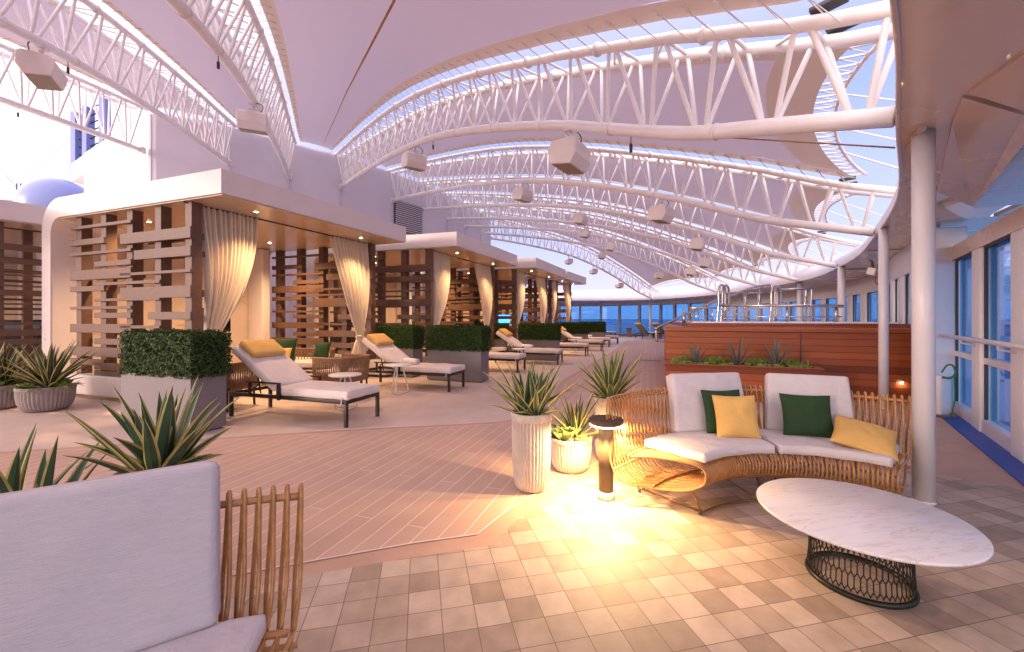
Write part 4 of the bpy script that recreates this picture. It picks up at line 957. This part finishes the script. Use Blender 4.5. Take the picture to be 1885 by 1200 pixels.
# ------------------------------------------------------------------ curved rattan sofas (centre of the arc is the origin)
def pol(r, a, z): return Vector((r*math.cos(a), r*math.sin(a), z))
def make_sofa(label, backs, seats=((42.5,85),(86.5,130)), rr=(40,142)):
    t = thing('rattan_sofa', label, 'sofa', group='curved rattan sofas'); 
    mb = MB(); N = 62; a0, a1 = R(rr[0]), R(rr[1]); da = (a1-a0)/N
    for i in range(N):
        a = a0 + (i+.5)*da; q = da*.42; e = max(0,(i-N*.6)/(N*.4)); b = a - R(11)*e*e; h_ = (a+b)/2
        P = [pol(1.37,a-q,.345),pol(1.44,a-q*.9,.46),pol(1.475,a-q*.5,.62),pol(1.497,a-.003,.752),pol(1.515,a+.003,.748),pol(1.512,a+q*.6,.60),pol(1.495,a+q,.42),pol(1.47,a+q,.27),pol(1.38,a+q*.9,.165),pol(1.18,h_+q*.6,.135),pol(1.0,(h_+b)/2+q*.4,.155),pol(.90,b+q*.1,.205),pol(.872,b,.265),pol(.895,b-q*.1,.325),pol(1.0,(h_+b)/2-q*.5,.353),pol(1.2,h_-q*.9,.350),pol(1.36,a-q,.345)]
        mb.tube(catmull(P,4), .0074, 6)
    mb.build('rattan_loops', M['rattan'], t)
    mb = MB()
    for r_, z, w in ((1.506,.728,.013),(1.355,.352,.012),(1.455,.235,.010),(.905,.21,.009),(.90,.30,.009),(1.2,.15,.009)):
        ae = a1 - R(11)*max(0,min(1,(1.4-r_)/.5)); mb.tube([pol(r_, a0+.012 + (ae-a0-.02)*k/60, z) for k in range(61)], w, 7)
    mb.build('rattan_rails', M['rattan'], t)
    for s_, (b0, b1) in (('a',(rr[0]+8,rr[0]+44)),('b',(rr[1]-50,rr[1]-12))):
        mb = MB()
        for r_ in (.93,1.40):
            mb.tube([pol(r_+.05, R(b0), .16), pol(r_-.02 if r_ < 1 else r_, R(b0-1), .012)] + [pol(r_-.02 if r_ < 1 else r_, R(b0+(b1-b0)*k/10), .012) for k in range(11)] + [pol(r_+.05, R(b1), .16)], .0075, 6)
        for b in (b0+2,b1-2): mb.tube([pol(.92,R(b),.012),pol(1.40,R(b),.012)], .006, 6)
        mb.build('wire_base', M['wire'], t)
        mb = MB()
        for b in (b0,b1):
            for r_ in (.92,1.40): mb.lathe([(.010,0),(.012,.004),(.012,.02),(.008,.024)],8,(pol(r_,R(b),0).x,pol(r_,R(b),0).y))
        mb.build('feet', M['tie'], t)
    for b0, b1 in seats:
        m_, h = R((b0+b1)/2), R(b1-b0)/2
        def f(q, m_=m_): 
            r_ = 1.135 + q.y; k = 1.0 + .0*q.x
            return pol(r_, m_ - q.x, .405+q.z)
        mb = MB()
        # grid in (angle, radius): scale so edge rounding stays a few centimetres
        def g(q, m_=m_): return pol(1.125+q.y, m_ - q.x/1.125, .392+q.z)
        mb.slab(h*1.125,.245,.066,g,r=.03,bulge=.008,nx=30,ny=20,puck=.0025); mb.build('seat_cushion', M['fabric'], t)
    for b0, b1, tw_, tp_ in backs:
        m_ = R((b0+b1)/2); hw = 1.335*math.sin(R(b1-b0)/2)
        rad = Vector((math.cos(m_),math.sin(m_),0)); tan = Vector((math.sin(m_),-math.cos(m_),0)); lean = R(15)
        def g(q):
            taper = 1 - tp_*(q.y/.24)
            return rad*(1.335*math.cos(R(b1-b0)/2)+.055 + (q.y+.245)*math.sin(lean) - q.z*math.cos(lean)) + tan*(q.x*taper + tw_*(q.y+.24)) + Vector((0,0,.645+q.y*math.cos(lean) + q.z*math.sin(lean)))
        mb = MB(); mb.slab(hw,.245,.12,g,r=.035,bulge=.016,puck=.0045,nx=26,ny=22); bc = mb.build('back_cushion', M['fabric'], t)
        mb = MB(); cr_ = []
        for (cx_, cy_, a0_) in ((hw-.034,.211,0),(-hw+.034,.211,90),(-hw+.034,-.211,180),(hw-.034,-.211,270)):
            for k in range(5): aa = R(a0_+k*22.5); cr_.append(g(Vector((cx_+.0345*math.cos(aa), cy_+.0345*math.sin(aa), 0))))
        mb.tube(cr_, .0032, 5, closed=True); mb.build('piping', M['fabric'], bc)
    return t
CA = Vector((1.9,2.15,0))
sofaA = make_sofa('curved honey rattan sofa with two white back cushions facing the marble table', ((84.5,114,.02,.03),(53,79,.0,.03))); sofaA.location = CA
sofaB = make_sofa('curved rattan sofa in the lower left foreground with a big pale back cushion', ((45.3,78.6,.0,0),(84,116,0,0)), ((40,85),(86.5,130)), (36.8,142)); sofaB.location = (-.45,-.01,0); sofaB.rotation_euler = (0,0,R(64))
def cpos(r_, a, z): return CA + pol(r_, R(a), z)
GP = 'throw pillows on the rattan sofa'
pillow('throw_pillow','green pillow tucked behind the upright yellow one on the left cushion',cpos(1.235,97.5,.60),(R(74),0,R(4)),.165,.175,.10,'green')
pillow('throw_pillow','upright yellow pillow in front of a green one on the left cushion',cpos(1.12,96,.585),(R(72),0,R(-4)),.165,.165,.12,'yellow')
pillow('throw_pillow','green pillow leaning on the right back cushion',cpos(1.22,68,.59),(R(70),0,R(66-90+6)),.175,.165,.12,'green')
pillow('throw_pillow','yellow pillow lying tipped at the right end of the rattan sofa',cpos(1.10,51.5,.50),(R(20),R(12),R(-38)),.185,.185,.12,'yellow')

# ------------------------------------------------------------------ round marble table on a mesh drum
tb = thing('coffee_table','low round marble coffee table on a black wire mesh drum','coffee table',(1.813,2.146,0),R(10))
mb = MB(); mb.lathe([(.01,.328),(.425,.328),(.452,.334),(.459,.341),(.459,.348),(.455,.352),(.01,.352)], 96); mb.build('marble_top', M['marble'], tb)
mb = MB(); nC = 56; r0 = .222
def dr(z): return r0 - .012*math.sin(PI*z/.32)
rows = [.018,.045,.115,.185,.255,.31]
for i in range(nC):
    for j in range(len(rows)-1):
        k = i*2 + (j % 2); a = 2*PI*(k+ .0)/(2*nC); zA = rows[j] + .011; zB = rows[j+1] - .011
        mb.tube([pol(dr(zA),a,zA),pol(dr(zB),a,zB)], .0028, 4, cap=False)
        if j < len(rows)-2:
            for s_ in (-1,1): b = a + s_*2*PI/(2*nC); mb.tube([pol(dr(zB),a,zB),pol(dr(zB+.022),b,zB+.022)], .0028, 4, cap=False)
mb.build('mesh_drum', M['mesh'], tb)
mb = MB(); mb.lathe([(r0-.012,0),(r0+.006,0),(r0+.008,.008),(r0+.003,.022),(r0-.010,.022),(r0-.012,0)],64,cap=False); mb.build('drum_ring', M['mesh'], tb); mb = MB(); mb.tube([pol(r0,2*PI*k/64,.318) for k in range(64)],.007,6,closed=True); mb.build('drum_ring', M['mesh'], tb)

# ------------------------------------------------------------------ bollard lamp
bl = thing('bollard_lamp','short bronze bollard lamp shining on the tiles left of the rattan sofa','bollard lamp',(.715,3.12,0))
mb = MB(); mb.lathe([(.056,.055),(.056,.548)],40); mb.build('post', M['bollard'], bl)
mb = MB(); mb.lathe([(.066,0),(.068,.004),(.066,.055),(.050,.058)],40); mb.build('base', M['conc'], bl)
mb = MB(); mb.lathe([(.058,.552),(.118,.562),(.128,.572),(.130,.597),(.124,.603),(.01,.603)],48); mb.build('cap', M['bollard'], bl)
mb = MB(); mb.lathe([(.100,.556),(.104,.553),(.118,.553),(.121,.558),(.100,.556)],48,cap=False); mb.build('light_ring', M['lamp'], bl)
for k in range(6):
    a = 2*PI*k/6 + .3; o = lamp('SPOT','bollard_light',(.715+.112*math.cos(a),3.12+.112*math.sin(a),.545),22,(1,.62,.26),spot_size=R(128),spot_blend=.55,shadow_soft_size=.012)
    o.rotation_euler = (Vector((-math.cos(a)*.62,-math.sin(a)*.62,1))).to_track_quat('Z','Y').to_euler()

# ------------------------------------------------------------------ potted plants
def leaf(mb, base, az, el, L_, W, droop, fold=.2, cols=(0,1), edge=.13, seg=9, th=.0, tw=0.0):
    d = Vector((math.cos(az),math.sin(az),0)); s = Vector((-math.sin(az),math.cos(az),0)); pts = []
    p = Vector(base); e = el
    for i in range(seg+1):
        t = i/seg; pts.append((p.copy(), e, t)); e -= droop*(t**1.3)/seg*1.6; p = p + (d*math.cos(e) + Vector((0,0,1))*math.sin(e))*(L_/seg)
    vs = []
    for p, e, t in pts:
        w = W*((.55+.45*min(1,t*3.2)) if t < .32 else (1-((t-.32)/.68)**1.9)); up = -d*math.sin(e) + Vector((0,0,1))*math.cos(e)
        ss = (s*math.cos(tw*t) + up*math.sin(tw*t)); f = fold*w
        for u in (-1,-1+2*edge,0,1-2*edge,1): vs.append(p + ss*(u*w*.5) + up*(f*abs(u)*abs(u)) )
        for u in (1-2*edge,0,-1+2*edge): vs.append(p + ss*(u*w*.5) + up*(f*abs(u)*abs(u) - .12*w*(1-abs(u)) - .0015))
    for i in range(seg):
        b = i*8; c = b+8
        for j in range(4):
            mb.cur = cols[1] if j in (0,3) else cols[0]; mb.add([vs[b+j],vs[b+j+1],vs[c+j+1],vs[c+j]],[(0,1,2,3)],True)
        for j, j2 in ((4,5),(5,6),(6,7),(7,0)):
            mb.cur = cols[1] if j in (4,7) else cols[0]; mb.add([vs[b+j],vs[b+j2],vs[c+j2],vs[c+j]],[(0,1,2,3)],True)
def agave(seed, n=34, L_=.46, W=.055, c=(0,0), z=0, ncl=2, sp=.05, el0=82, el1=8, droop=.9, edge=.13):
    rnd = random.Random(seed); mb = MB()
    for q in range(ncl):
        cx, cy = c[0] + sp*math.cos(q*2.7+seed), c[1] + sp*math.sin(q*2.7+seed); nn = n//ncl
        for i in range(nn):
            t = (i+.5)/nn; az = i*2.39996 + rnd.uniform(-.2,.2) + q; el = R(el0 + (el1-el0)*t**1.25 + rnd.uniform(-5,5))
            l = L_*(.80+.3*math.sin(PI*min(1,t*1.0+.15)) )*rnd.uniform(.82,1.12)*(1-.25*(t>.85)); r_ = .012+.022*t
            leaf(mb,(cx+r_*math.cos(az),cy+r_*math.sin(az),z),az,el,l,W*rnd.uniform(.8,1.15),droop*rnd.uniform(.2,1.0)*(.35+t),edge=edge,tw=rnd.uniform(-.5,.5))
    return mb
def pebbles(r_, z, n, seed, c=(0,0)):
    rnd = random.Random(seed); mb = MB()
    for i in range(n):
        a, q = rnd.uniform(0,6.28), r_*math.sqrt(rnd.random()); s = rnd.uniform(.008,.017); x, y = c[0]+q*math.cos(a), c[1]+q*math.sin(a)
        rot = rnd.uniform(0,3); m_ = [(s*math.cos(k*PI/3+rot), s*.75*math.sin(k*PI/3+rot)) for k in range(6)]
        vs = [(x+u,y+v,z) for u,v in m_] + [(x+u*.7,y+v*.7,z+s*.6) for u,v in m_] + [(x,y,z+s*.75)]
        mb.add(vs,[(k,(k+1) % 6,6+(k+1) % 6,6+k) for k in range(6)] + [(6+k,6+(k+1) % 6,12) for k in range(6)],True)
    return mb
def pot_tall(parent):
    h, r_ = .62, .16; pr = [(.085,0),(.110,.006),(.130,.03),(.146,.10),(.152,.20),(.157,.40),(.159,.545),(.160,.558),(.164,.562),(.165,.60),(.163,.612),(.155,.618),(.147,.614),(.143,.59),(.01,.585)]
    mb = MB(); mb.lathe(pr,216,flute=(36,.013,.02,.552)); mb.build('pot', M['conc'], parent)
    pebbles(.138,.588,130,2).build('pebbles', M['soil'], parent)
def pot_bowl(parent, r_, h, fl=40, mm='conc'):
    s = r_/.19; pr = [(.62*r_,0),(.74*r_,.03*h),(.86*r_,.15*h),(.95*r_,.35*h),(.99*r_,.6*h),(1.0*r_,.84*h),(1.0*r_,.86*h),(1.02*r_,.87*h),(1.02*r_,.97*h),(1.0*r_,h),(.95*r_,h),(.92*r_,.94*h),(.01,.92*h)]
    mb = MB(); mb.lathe(pr,fl*4,flute=(fl,.009*s,.02*h,.85*h)); mb.build('pot', M[mm], parent)
    pebbles(.88*r_,.925*h,150,5).build('pebbles', M['pebble'], parent)
AG = [M['agave'],M['agavey']]; AGD = [M['agaved'],M['agavey']]
def potted(label, x, y, seed, n=34, L_=.46, dark=False, rz=0.0, **kw):
    t = thing('potted_agave', label, 'potted plant', (x,y,0), rz, 'agaves in tall ribbed pots'); pot_tall(t)
    agave(seed,n,L_,z=.585,**kw).build('agave_leaves', AGD if dark else AG, t); return t
potted('tall ribbed pot with yellow edged agave standing left of the bollard lamp',.155,3.30,3,36,.43,el1=20,droop=.7)
potted('tall ribbed pot with agave farther back, behind the bollard lamp',.95,3.95,11,36,.47,ncl=1,sp=0,el1=15,droop=.6)
potted('agave in a tall pot behind the big foreground cushion',-1.69,1.99,21,36,.43,W=.066,sp=.05,droop=.6,el1=16)
bw = thing('potted_succulent','low ribbed bowl with pale rosette and dark agave between the two tall pots','potted plant',(.53,3.72,0)); pot_bowl(bw,.19,.30)
agave(8,24,.42,.045,(.055,.05),.27,1,0).build('agave_leaves', AGD, bw)
def rosette(mb, c, z, r_, n=22, W=.05, cols=(0,0)):
    for i in range(n):
        t = (i+.5)/n; az = i*2.39996; leaf(mb,(c[0],c[1],z),az,R(85-62*t),r_*(.6+.5*t),W*(.7+.4*t),-.25,fold=.5,cols=cols,seg=6)
mb = MB(); rosette(mb,(-.07,-.06),.27,.19,24,.075); rosette(mb,(.09,-.10),.27,.09,14,.04); rosette(mb,(-.13,.05),.27,.10,14,.045); mb.build('rosette', [M['succ'],M['succ2']], bw)
def bowl(label, x, y, seed, r_=.39, h=.33, rz=0.0, L_=.66, n=60):
    t = thing('planted_bowl', label, 'potted plant', (x,y,0), rz, 'wide ribbed bowls with agaves'); pot_bowl(t,r_,h,40,'concdark')
    agave(seed,n,L_,.065,z=h*.9,ncl=2,sp=.09,el1=18,droop=.5).build('agave_leaves', AGD, t)
    mb = MB(); rnd = random.Random(seed)
    for k in range(7):
        a = rnd.uniform(0,6.28); q = r_*.62; rosette(mb,(q*math.cos(a),q*math.sin(a)),h*.9,.15,16,.06,(0,0))
    for k in range(90):
        a = rnd.uniform(0,6.28); q = r_*rnd.uniform(.8,1.03); leaf(mb,(q*math.cos(a),q*math.sin(a),h*.97),a+rnd.uniform(-1,1),R(rnd.uniform(-60,50)),rnd.uniform(.04,.10),.02,.6,cols=(0,0),seg=4)
    mb.build('succulents', [M['succ2']], t); return t
bowl('wide ribbed bowl with agave and succulents beside the nearest cabana curb',-6.98,6.15,31,.31,.36)
bowl('wide ribbed bowl with agave cut by the left edge of the picture',-7.85,6.25,33,.31,.36)
b3 = thing('potted_agave','agave leaves rising behind the far left end of the foreground cushion','potted plant',(-2.22,1.82,0)); pot_bowl(b3,.22,.34,40)
agave(44,24,.52,.06,z=.31,ncl=2,sp=.10,el1=30).build('agave_leaves', AG, b3)

# ------------------------------------------------------------------ teak pool with steel rails, timber planter
pool = thing('pool_platform','raised pool clad in dark red teak boards','pool')
PA, PB = Vector((3.02,8.07,0)), Vector((6.72,6.52,0)); pd = (PB-PA).normalized(); pn = Vector((-pd.y,pd.x,0)); pn = Vector((.345,.939,0))
PC, PD = PB + Vector((1.6,3.2,0)), PA + pn*7.0
PE = Vector((8.0,13.6,0))
poly = [(p.x,p.y) for p in (PA,PB,PC,PE,PD)]
def inset(p, d): c = Vector((5.6,9.6,0)); return [(c.x+(q[0]-c.x)*(1-d), c.y+(q[1]-c.y)*(1-d)) for q in p]
mb = MB(); mb.prism(poly,0,1.12); mb.build('cladding', M['teak'], pool)
mb = MB(); mb.prism(inset(poly,-.012),1.122,1.20); mb.build('cap_board', M['teak'], pool, bevel=.012)
q1 = [(3.72,8.65),(7.05,7.25),(8.1,9.9),(7.7,12.7),(5.2,13.6)]
mb = MB(); mb.prism(q1,1.202,1.27); mb.build('inner_step', M['teak'], pool, bevel=.008)
mb = MB(); mb.prism(inset(q1,.05),1.272,1.30); mb.build('pool_rim', M['white'], pool, bevel=.008)
mb = MB(); mb.box((PA.x+(PB-PA).x*.555,PA.y+(PB-PA).y*.555,.56),(.012,.02,1.1),rz=math.atan2(pd.y,pd.x)); mb.build('joint', M['tie'], pool)
lp = PA + pd*((at(1649,706,6.85)-PA).dot(pd)); lp.z = .32; fn = Vector((pd.y,-pd.x,0))
mb = MB(); mb.tube([lp - fn*.01, lp + fn*.012], .030, 20); wl = mb.build('wall_light', M['steel'], pool)
mb = MB(); mb.tube([lp + fn*.0125, lp + fn*.016], .022, 20); mb.build('lens', M['lamp'], wl)
lamp('SPOT','pool_wall_lamp',lp+fn*.05,.7,(1,.75,.5),spot_size=R(150),spot_blend=1,shadow_soft_size=.03).rotation_euler = (R(60),0,math.atan2(fn.y,fn.x)-PI/2+PI)
rl = thing('pool_railing','polished steel handrails and grab loops on the teak pool','railing')
def A_(px,py,Y): return at(px,py,Y)
mb = MB()
for pts, r_ in (([A_(1325,562,9.0),A_(1553,563.5,7.9)],.030),([A_(1335,583,9.0),A_(1550,583,7.95)],.014),([A_(1270,566.5,9.3),A_(1320,567,9.2)],.018),([A_(1274,582,9.3),A_(1311,582,9.2)],.014)):
    mb.tube(pts, r_, 10)
mb.tube(catmull([A_(1328,569,9.0),A_(1388,567,8.8),A_(1418,567,8.7)],3),.014,8)
mb.tube(catmull([A_(1332,587,9.4),A_(1388,567.5,9.4),A_(1420,567,9.4)],5),.018,8)
mb.build('horizontal_rails', M['steel'], rl)
for px, yt, yb, Y, r_ in ((1273,567,598,9.3,.022),(1311,567,592,9.2,.018),(1449,566,599,8.4,.022),(1539,565,600,8.0,.035),(1371,536,594,10.2,.035),(1397,530,594,10.4,.030),(1259.5,573,597,9.6,.045),(1482,532,594,10.6,.045),(1493,532,596,10.4,.030)):
    a = A_(px,yt,Y); b = Vector((a.x,a.y,1.29 if px != 1259.5 else 1.21)); mb = MB(); mb.tube([b,a],r_,10); mb.build('post', M['steel'], rl)
for px, Y in ((1327,9.1),(1424,9.4)):
    mb = MB(); w_ = 6
    base = A_(px,595,Y); 
    for dx, dy in ((0,0),(7,.12)):
        a = at(px-4+dx,0,Y+dy); X = a.x; Yy = a.y
        mb.tube(catmull([(X-.04,Yy,1.28),(X-.02,Yy,1.45),(X,Yy,1.65),(X,Yy,1.95),(X+.04,Yy+.02,2.09),(X+.12,Yy+.05,2.11),(X+.18,Yy+.08,2.02),(X+.19,Yy+.09,1.75),(X+.18,Yy+.09,1.5),(X+.10,Yy+.05,1.42)],6),.026,9)
    mb.build('grab_loop', M['steel'], rl)
mb = MB(); mb.tube(catmull([A_(1209,629,8.75),A_(1208,607,8.75),A_(1213,602,8.75),A_(1262,579,9.2),A_(1314,554,9.7),A_(1322,548,9.7),A_(1324,540,9.7)],6),.026,9)
mb.tube(catmull([A_(1272,576,9.6),A_(1326,552,9.8),A_(1380,531,10.1),A_(1414,524.5,10.3),A_(1421,528,10.3),A_(1419,550,10.3)],6),.026,9); mb.build('sloping_handrail', M['steel'], rl)
mb = MB(); mb.tube([A_(1435,532,10.4),A_(1495,532,10.4)],.030,8); mb.tube([A_(1378,539,10.4),A_(1412,539,10.4)],.018,8); mb.build('upper_rail', M['steel'], rl)
mb = MB(); a, b = A_(1336,585,8.98), A_(1537,585,8.02)
mb.add([(a.x,a.y,1.30),(b.x,b.y,1.30),(b.x,b.y,1.62),(a.x,a.y,1.62)],[(0,1,2,3)]); mb.build('glass_panel', M['clear'], rl)
wb = thing('lounge_chair_frame','low steel lounge base peeking out left of the teak corner','lounger frame',(*G(1216,629),0))
mb = MB(); mb.bbox((.1,.1,.10),(.5,.5,.05),.01); mb.tube([(-.1,-.1,0),(-.1,-.1,.12),(.35,-.1,.12)],.02,6); mb.build('base_frame', M['steel'], wb)
ld = thing('lifeguard_chair','white ladder chair seen through the pool stair rails','lifeguard chair',(*G(1285,618),0))
mb = MB(); 
for x in (-.3,.3): mb.tube([(x,0,0),(x*.9,0,2.4)],.05,6); mb.tube([(x,.7,0),(x*.9,.4,2.0)],.05,6)
for z in (.4,.8,1.2,1.6): mb.tube([(-.29,0,z),(.29,0,z)],.035,5)
mb.bbox((0,.2,2.0),(.75,.6,.08),.02); mb.bbox((0,.2,2.62),(1.3,1.0,.10),.03); mb.build('ladder_frame', M['white'], ld)
tp = thing('timber_planter','long low teak planter box against the pool wall behind the sofa','planter')
fa, fb = Vector((2.72,7.25,0)), Vector((4.86,6.42,0)); fd = (fb-fa).normalized(); fnn = Vector((-fd.y,fd.x,0)); dp = .50
def q4(o, e=0): return [tuple((fa - fd*e - fnn*e)[:2]),tuple((fb + fd*e - fnn*e)[:2]),tuple((fb + fd*e + fnn*dp)[:2]),tuple((fa - fd*e + fnn*dp)[:2])]
mb = MB(); mb.prism(q4(0),0,.535); mb.build('box', M['teak'], tp)
mb = MB(); a_ = q4(0,.012)
for (s_, o_) in ((0,0),):
    mb.box(((fa+fb)/2 - fnn*(-.03)).to_tuple()[:2]+(.56,),((fb-fa).length+.05,.085,.045),rz=math.atan2(fd.y,fd.x))
    for e_ in (fa+fd*.02+fnn*.29, fb-fd*.02+fnn*.29): mb.box((e_.x,e_.y,.561),(.085,.42,.045),rz=math.atan2(fd.y,fd.x))
mb.build('rim', M['teak'], tp, bevel=.006)
mid = (fa+fb)/2 + fnn*.28; mb = MB(); mb.box((mid.x,mid.y,.545),((fb-fa).length-.1,.40,.02),rz=math.atan2(fd.y,fd.x)); mb.build('soil', M['soil'], tp)
AB = [M['agaveb'],M['agaveb']]
for s_, l, sd, L_ in ((.50,'left spiky grey green agave in the timber planter',61,.40),(1.15,'middle and tallest grey green agave in the timber planter',62,.50),(1.72,'right spiky grey green agave in the timber planter',63,.46)):
    p = fa + fd*s_ + fnn*.30; t = thing('spiky_agave', l, 'plant', (p.x,p.y,.55), 0, 'spiky agaves in the timber planter'); agave(sd,13,L_,.045,ncl=1,sp=0,el1=38,droop=.6).build('leaves', AB, t)
mb = MB(); rnd = random.Random(9)
for k in range(46):
    s_ = rnd.uniform(.08,2.2); p = fa + fd*s_ + fnn*rnd.uniform(.10,.46); r_ = rnd.uniform(.05,.10); c_ = 2 if rnd.random() < .10 else (0 if rnd.random() < .4 else 1); rosette(mb,(p.x,p.y),.55,r_,12,.05,(c_,c_))
for k in range(360):
    s_ = rnd.choice((.3,.35,.8,.9,1.45,1.5,2.0)) + rnd.gauss(0,.09); p = fa + fd*s_ + fnn*rnd.uniform(.25,.46); leaf(mb,(p.x,p.y,.55),rnd.uniform(0,6.28),R(rnd.uniform(30,85)),rnd.uniform(.08,.2),.02,.8,cols=(1,1),seg=4)
T(mb.build('succulent_bed', [M['succ'],M['succ2'],M['pink']]), 'mixed green and pink succulents filling the timber planter between the agaves', 'succulents', kind='stuff')
pm = MB(); 
for k in range(240):
    s_ = rnd.uniform(.05,2.2); p = fa + fd*s_ + fnn*rnd.uniform(.08,.48); s = rnd.uniform(.008,.016); pm.lathe([(s*.5,0),(s,s*.4),(s*.4,s*.9)],6,(p.x,p.y),z0=.554)
pm.build('pebbles', M['pebble'], tp)
# ------------------------------------------------------------------ camera, sky, light
cam = bpy.data.cameras.new('camera'); co = bpy.data.objects.new('camera', cam); COL.objects.link(co)
cam.sensor_width = 36; cam.lens = 36*F/1885; cam.shift_y = -(600-HY)/1885; cam.clip_start = .05; cam.clip_end = 60000
co.location = (0,0,H); co.rotation_euler = (R(90),0,0); scene.camera = co
W = bpy.data.worlds.new('World'); scene.world = W; W.use_nodes = True; nt = W.node_tree; N = nt.nodes; L = nt.links
bg = N['Background']; out = N['World Output']
SUN_EL = 4.0; sd = Vector((-.86,-.50,0)).normalized()
sky = N.new('ShaderNodeTexSky'); sky.sky_type = 'NISHITA'; sky.sun_disc = False; sky.sun_elevation = R(SUN_EL)
sky.sun_rotation = math.atan2(sd.x, sd.y); sky.air_density = 1.2; sky.dust_density = 1.5; sky.ozone_density = 2.0
tint = N.new('ShaderNodeMix'); tint.data_type = 'RGBA'; tint.blend_type = 'MULTIPLY'; tint.inputs[0].default_value = 1; tint.inputs[7].default_value = (1,.84,1.0,1)
L.new(sky.outputs[0], tint.inputs[6]); L.new(tint.outputs[2], bg.inputs[0]); bg.inputs[1].default_value = .05
# dawn glow and lilac sky by direction, raised overhead and behind as added fill
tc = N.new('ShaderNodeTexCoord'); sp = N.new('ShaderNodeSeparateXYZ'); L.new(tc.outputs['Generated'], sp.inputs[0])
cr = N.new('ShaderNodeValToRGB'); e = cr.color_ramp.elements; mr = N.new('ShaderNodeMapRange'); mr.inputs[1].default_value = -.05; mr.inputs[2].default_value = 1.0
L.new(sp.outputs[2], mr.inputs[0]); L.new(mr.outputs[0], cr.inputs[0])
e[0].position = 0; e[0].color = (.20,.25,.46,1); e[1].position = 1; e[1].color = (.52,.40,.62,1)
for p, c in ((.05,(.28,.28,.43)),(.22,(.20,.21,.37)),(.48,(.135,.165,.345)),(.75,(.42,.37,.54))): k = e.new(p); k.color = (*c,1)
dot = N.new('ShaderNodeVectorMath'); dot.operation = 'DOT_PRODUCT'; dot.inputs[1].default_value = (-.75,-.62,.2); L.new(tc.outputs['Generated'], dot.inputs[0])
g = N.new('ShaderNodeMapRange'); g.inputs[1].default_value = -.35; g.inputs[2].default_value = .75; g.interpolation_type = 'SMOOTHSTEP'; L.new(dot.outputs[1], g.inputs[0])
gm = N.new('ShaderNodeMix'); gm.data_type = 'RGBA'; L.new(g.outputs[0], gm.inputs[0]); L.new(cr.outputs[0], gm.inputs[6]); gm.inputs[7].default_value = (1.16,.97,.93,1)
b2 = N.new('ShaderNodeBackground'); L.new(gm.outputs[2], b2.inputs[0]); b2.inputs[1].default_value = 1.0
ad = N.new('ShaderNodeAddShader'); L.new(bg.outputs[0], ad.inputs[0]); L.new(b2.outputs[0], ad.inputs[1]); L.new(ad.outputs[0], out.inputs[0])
sl_ = bpy.data.lights.new('sun','SUN'); sl_.energy = .85; sl_.angle = R(12); sl_.color = (1,.78,.70); so = bpy.data.objects.new('sun', sl_); COL.objects.link(so)
S = Vector((sd.x*math.cos(R(SUN_EL+4)), sd.y*math.cos(R(SUN_EL+4)), math.sin(R(SUN_EL+4)))); so.rotation_euler = S.to_track_quat('Z','Y').to_euler()
vs_ = scene.view_settings; vs_.view_transform = 'Standard'; vs_.look = 'None'; vs_.gamma = 1; vs_.exposure = 1.46; vs_.use_curve_mapping = False
scene.render.engine = 'CYCLES'; scene.cycles.max_bounces = 8; scene.cycles.transparent_max_bounces = 12; scene.cycles.caustics_reflective = False; scene.cycles.caustics_refractive = False; scene.cycles.sample_clamp_indirect = 6
scene.render.resolution_x = 1024; scene.render.resolution_y = 652
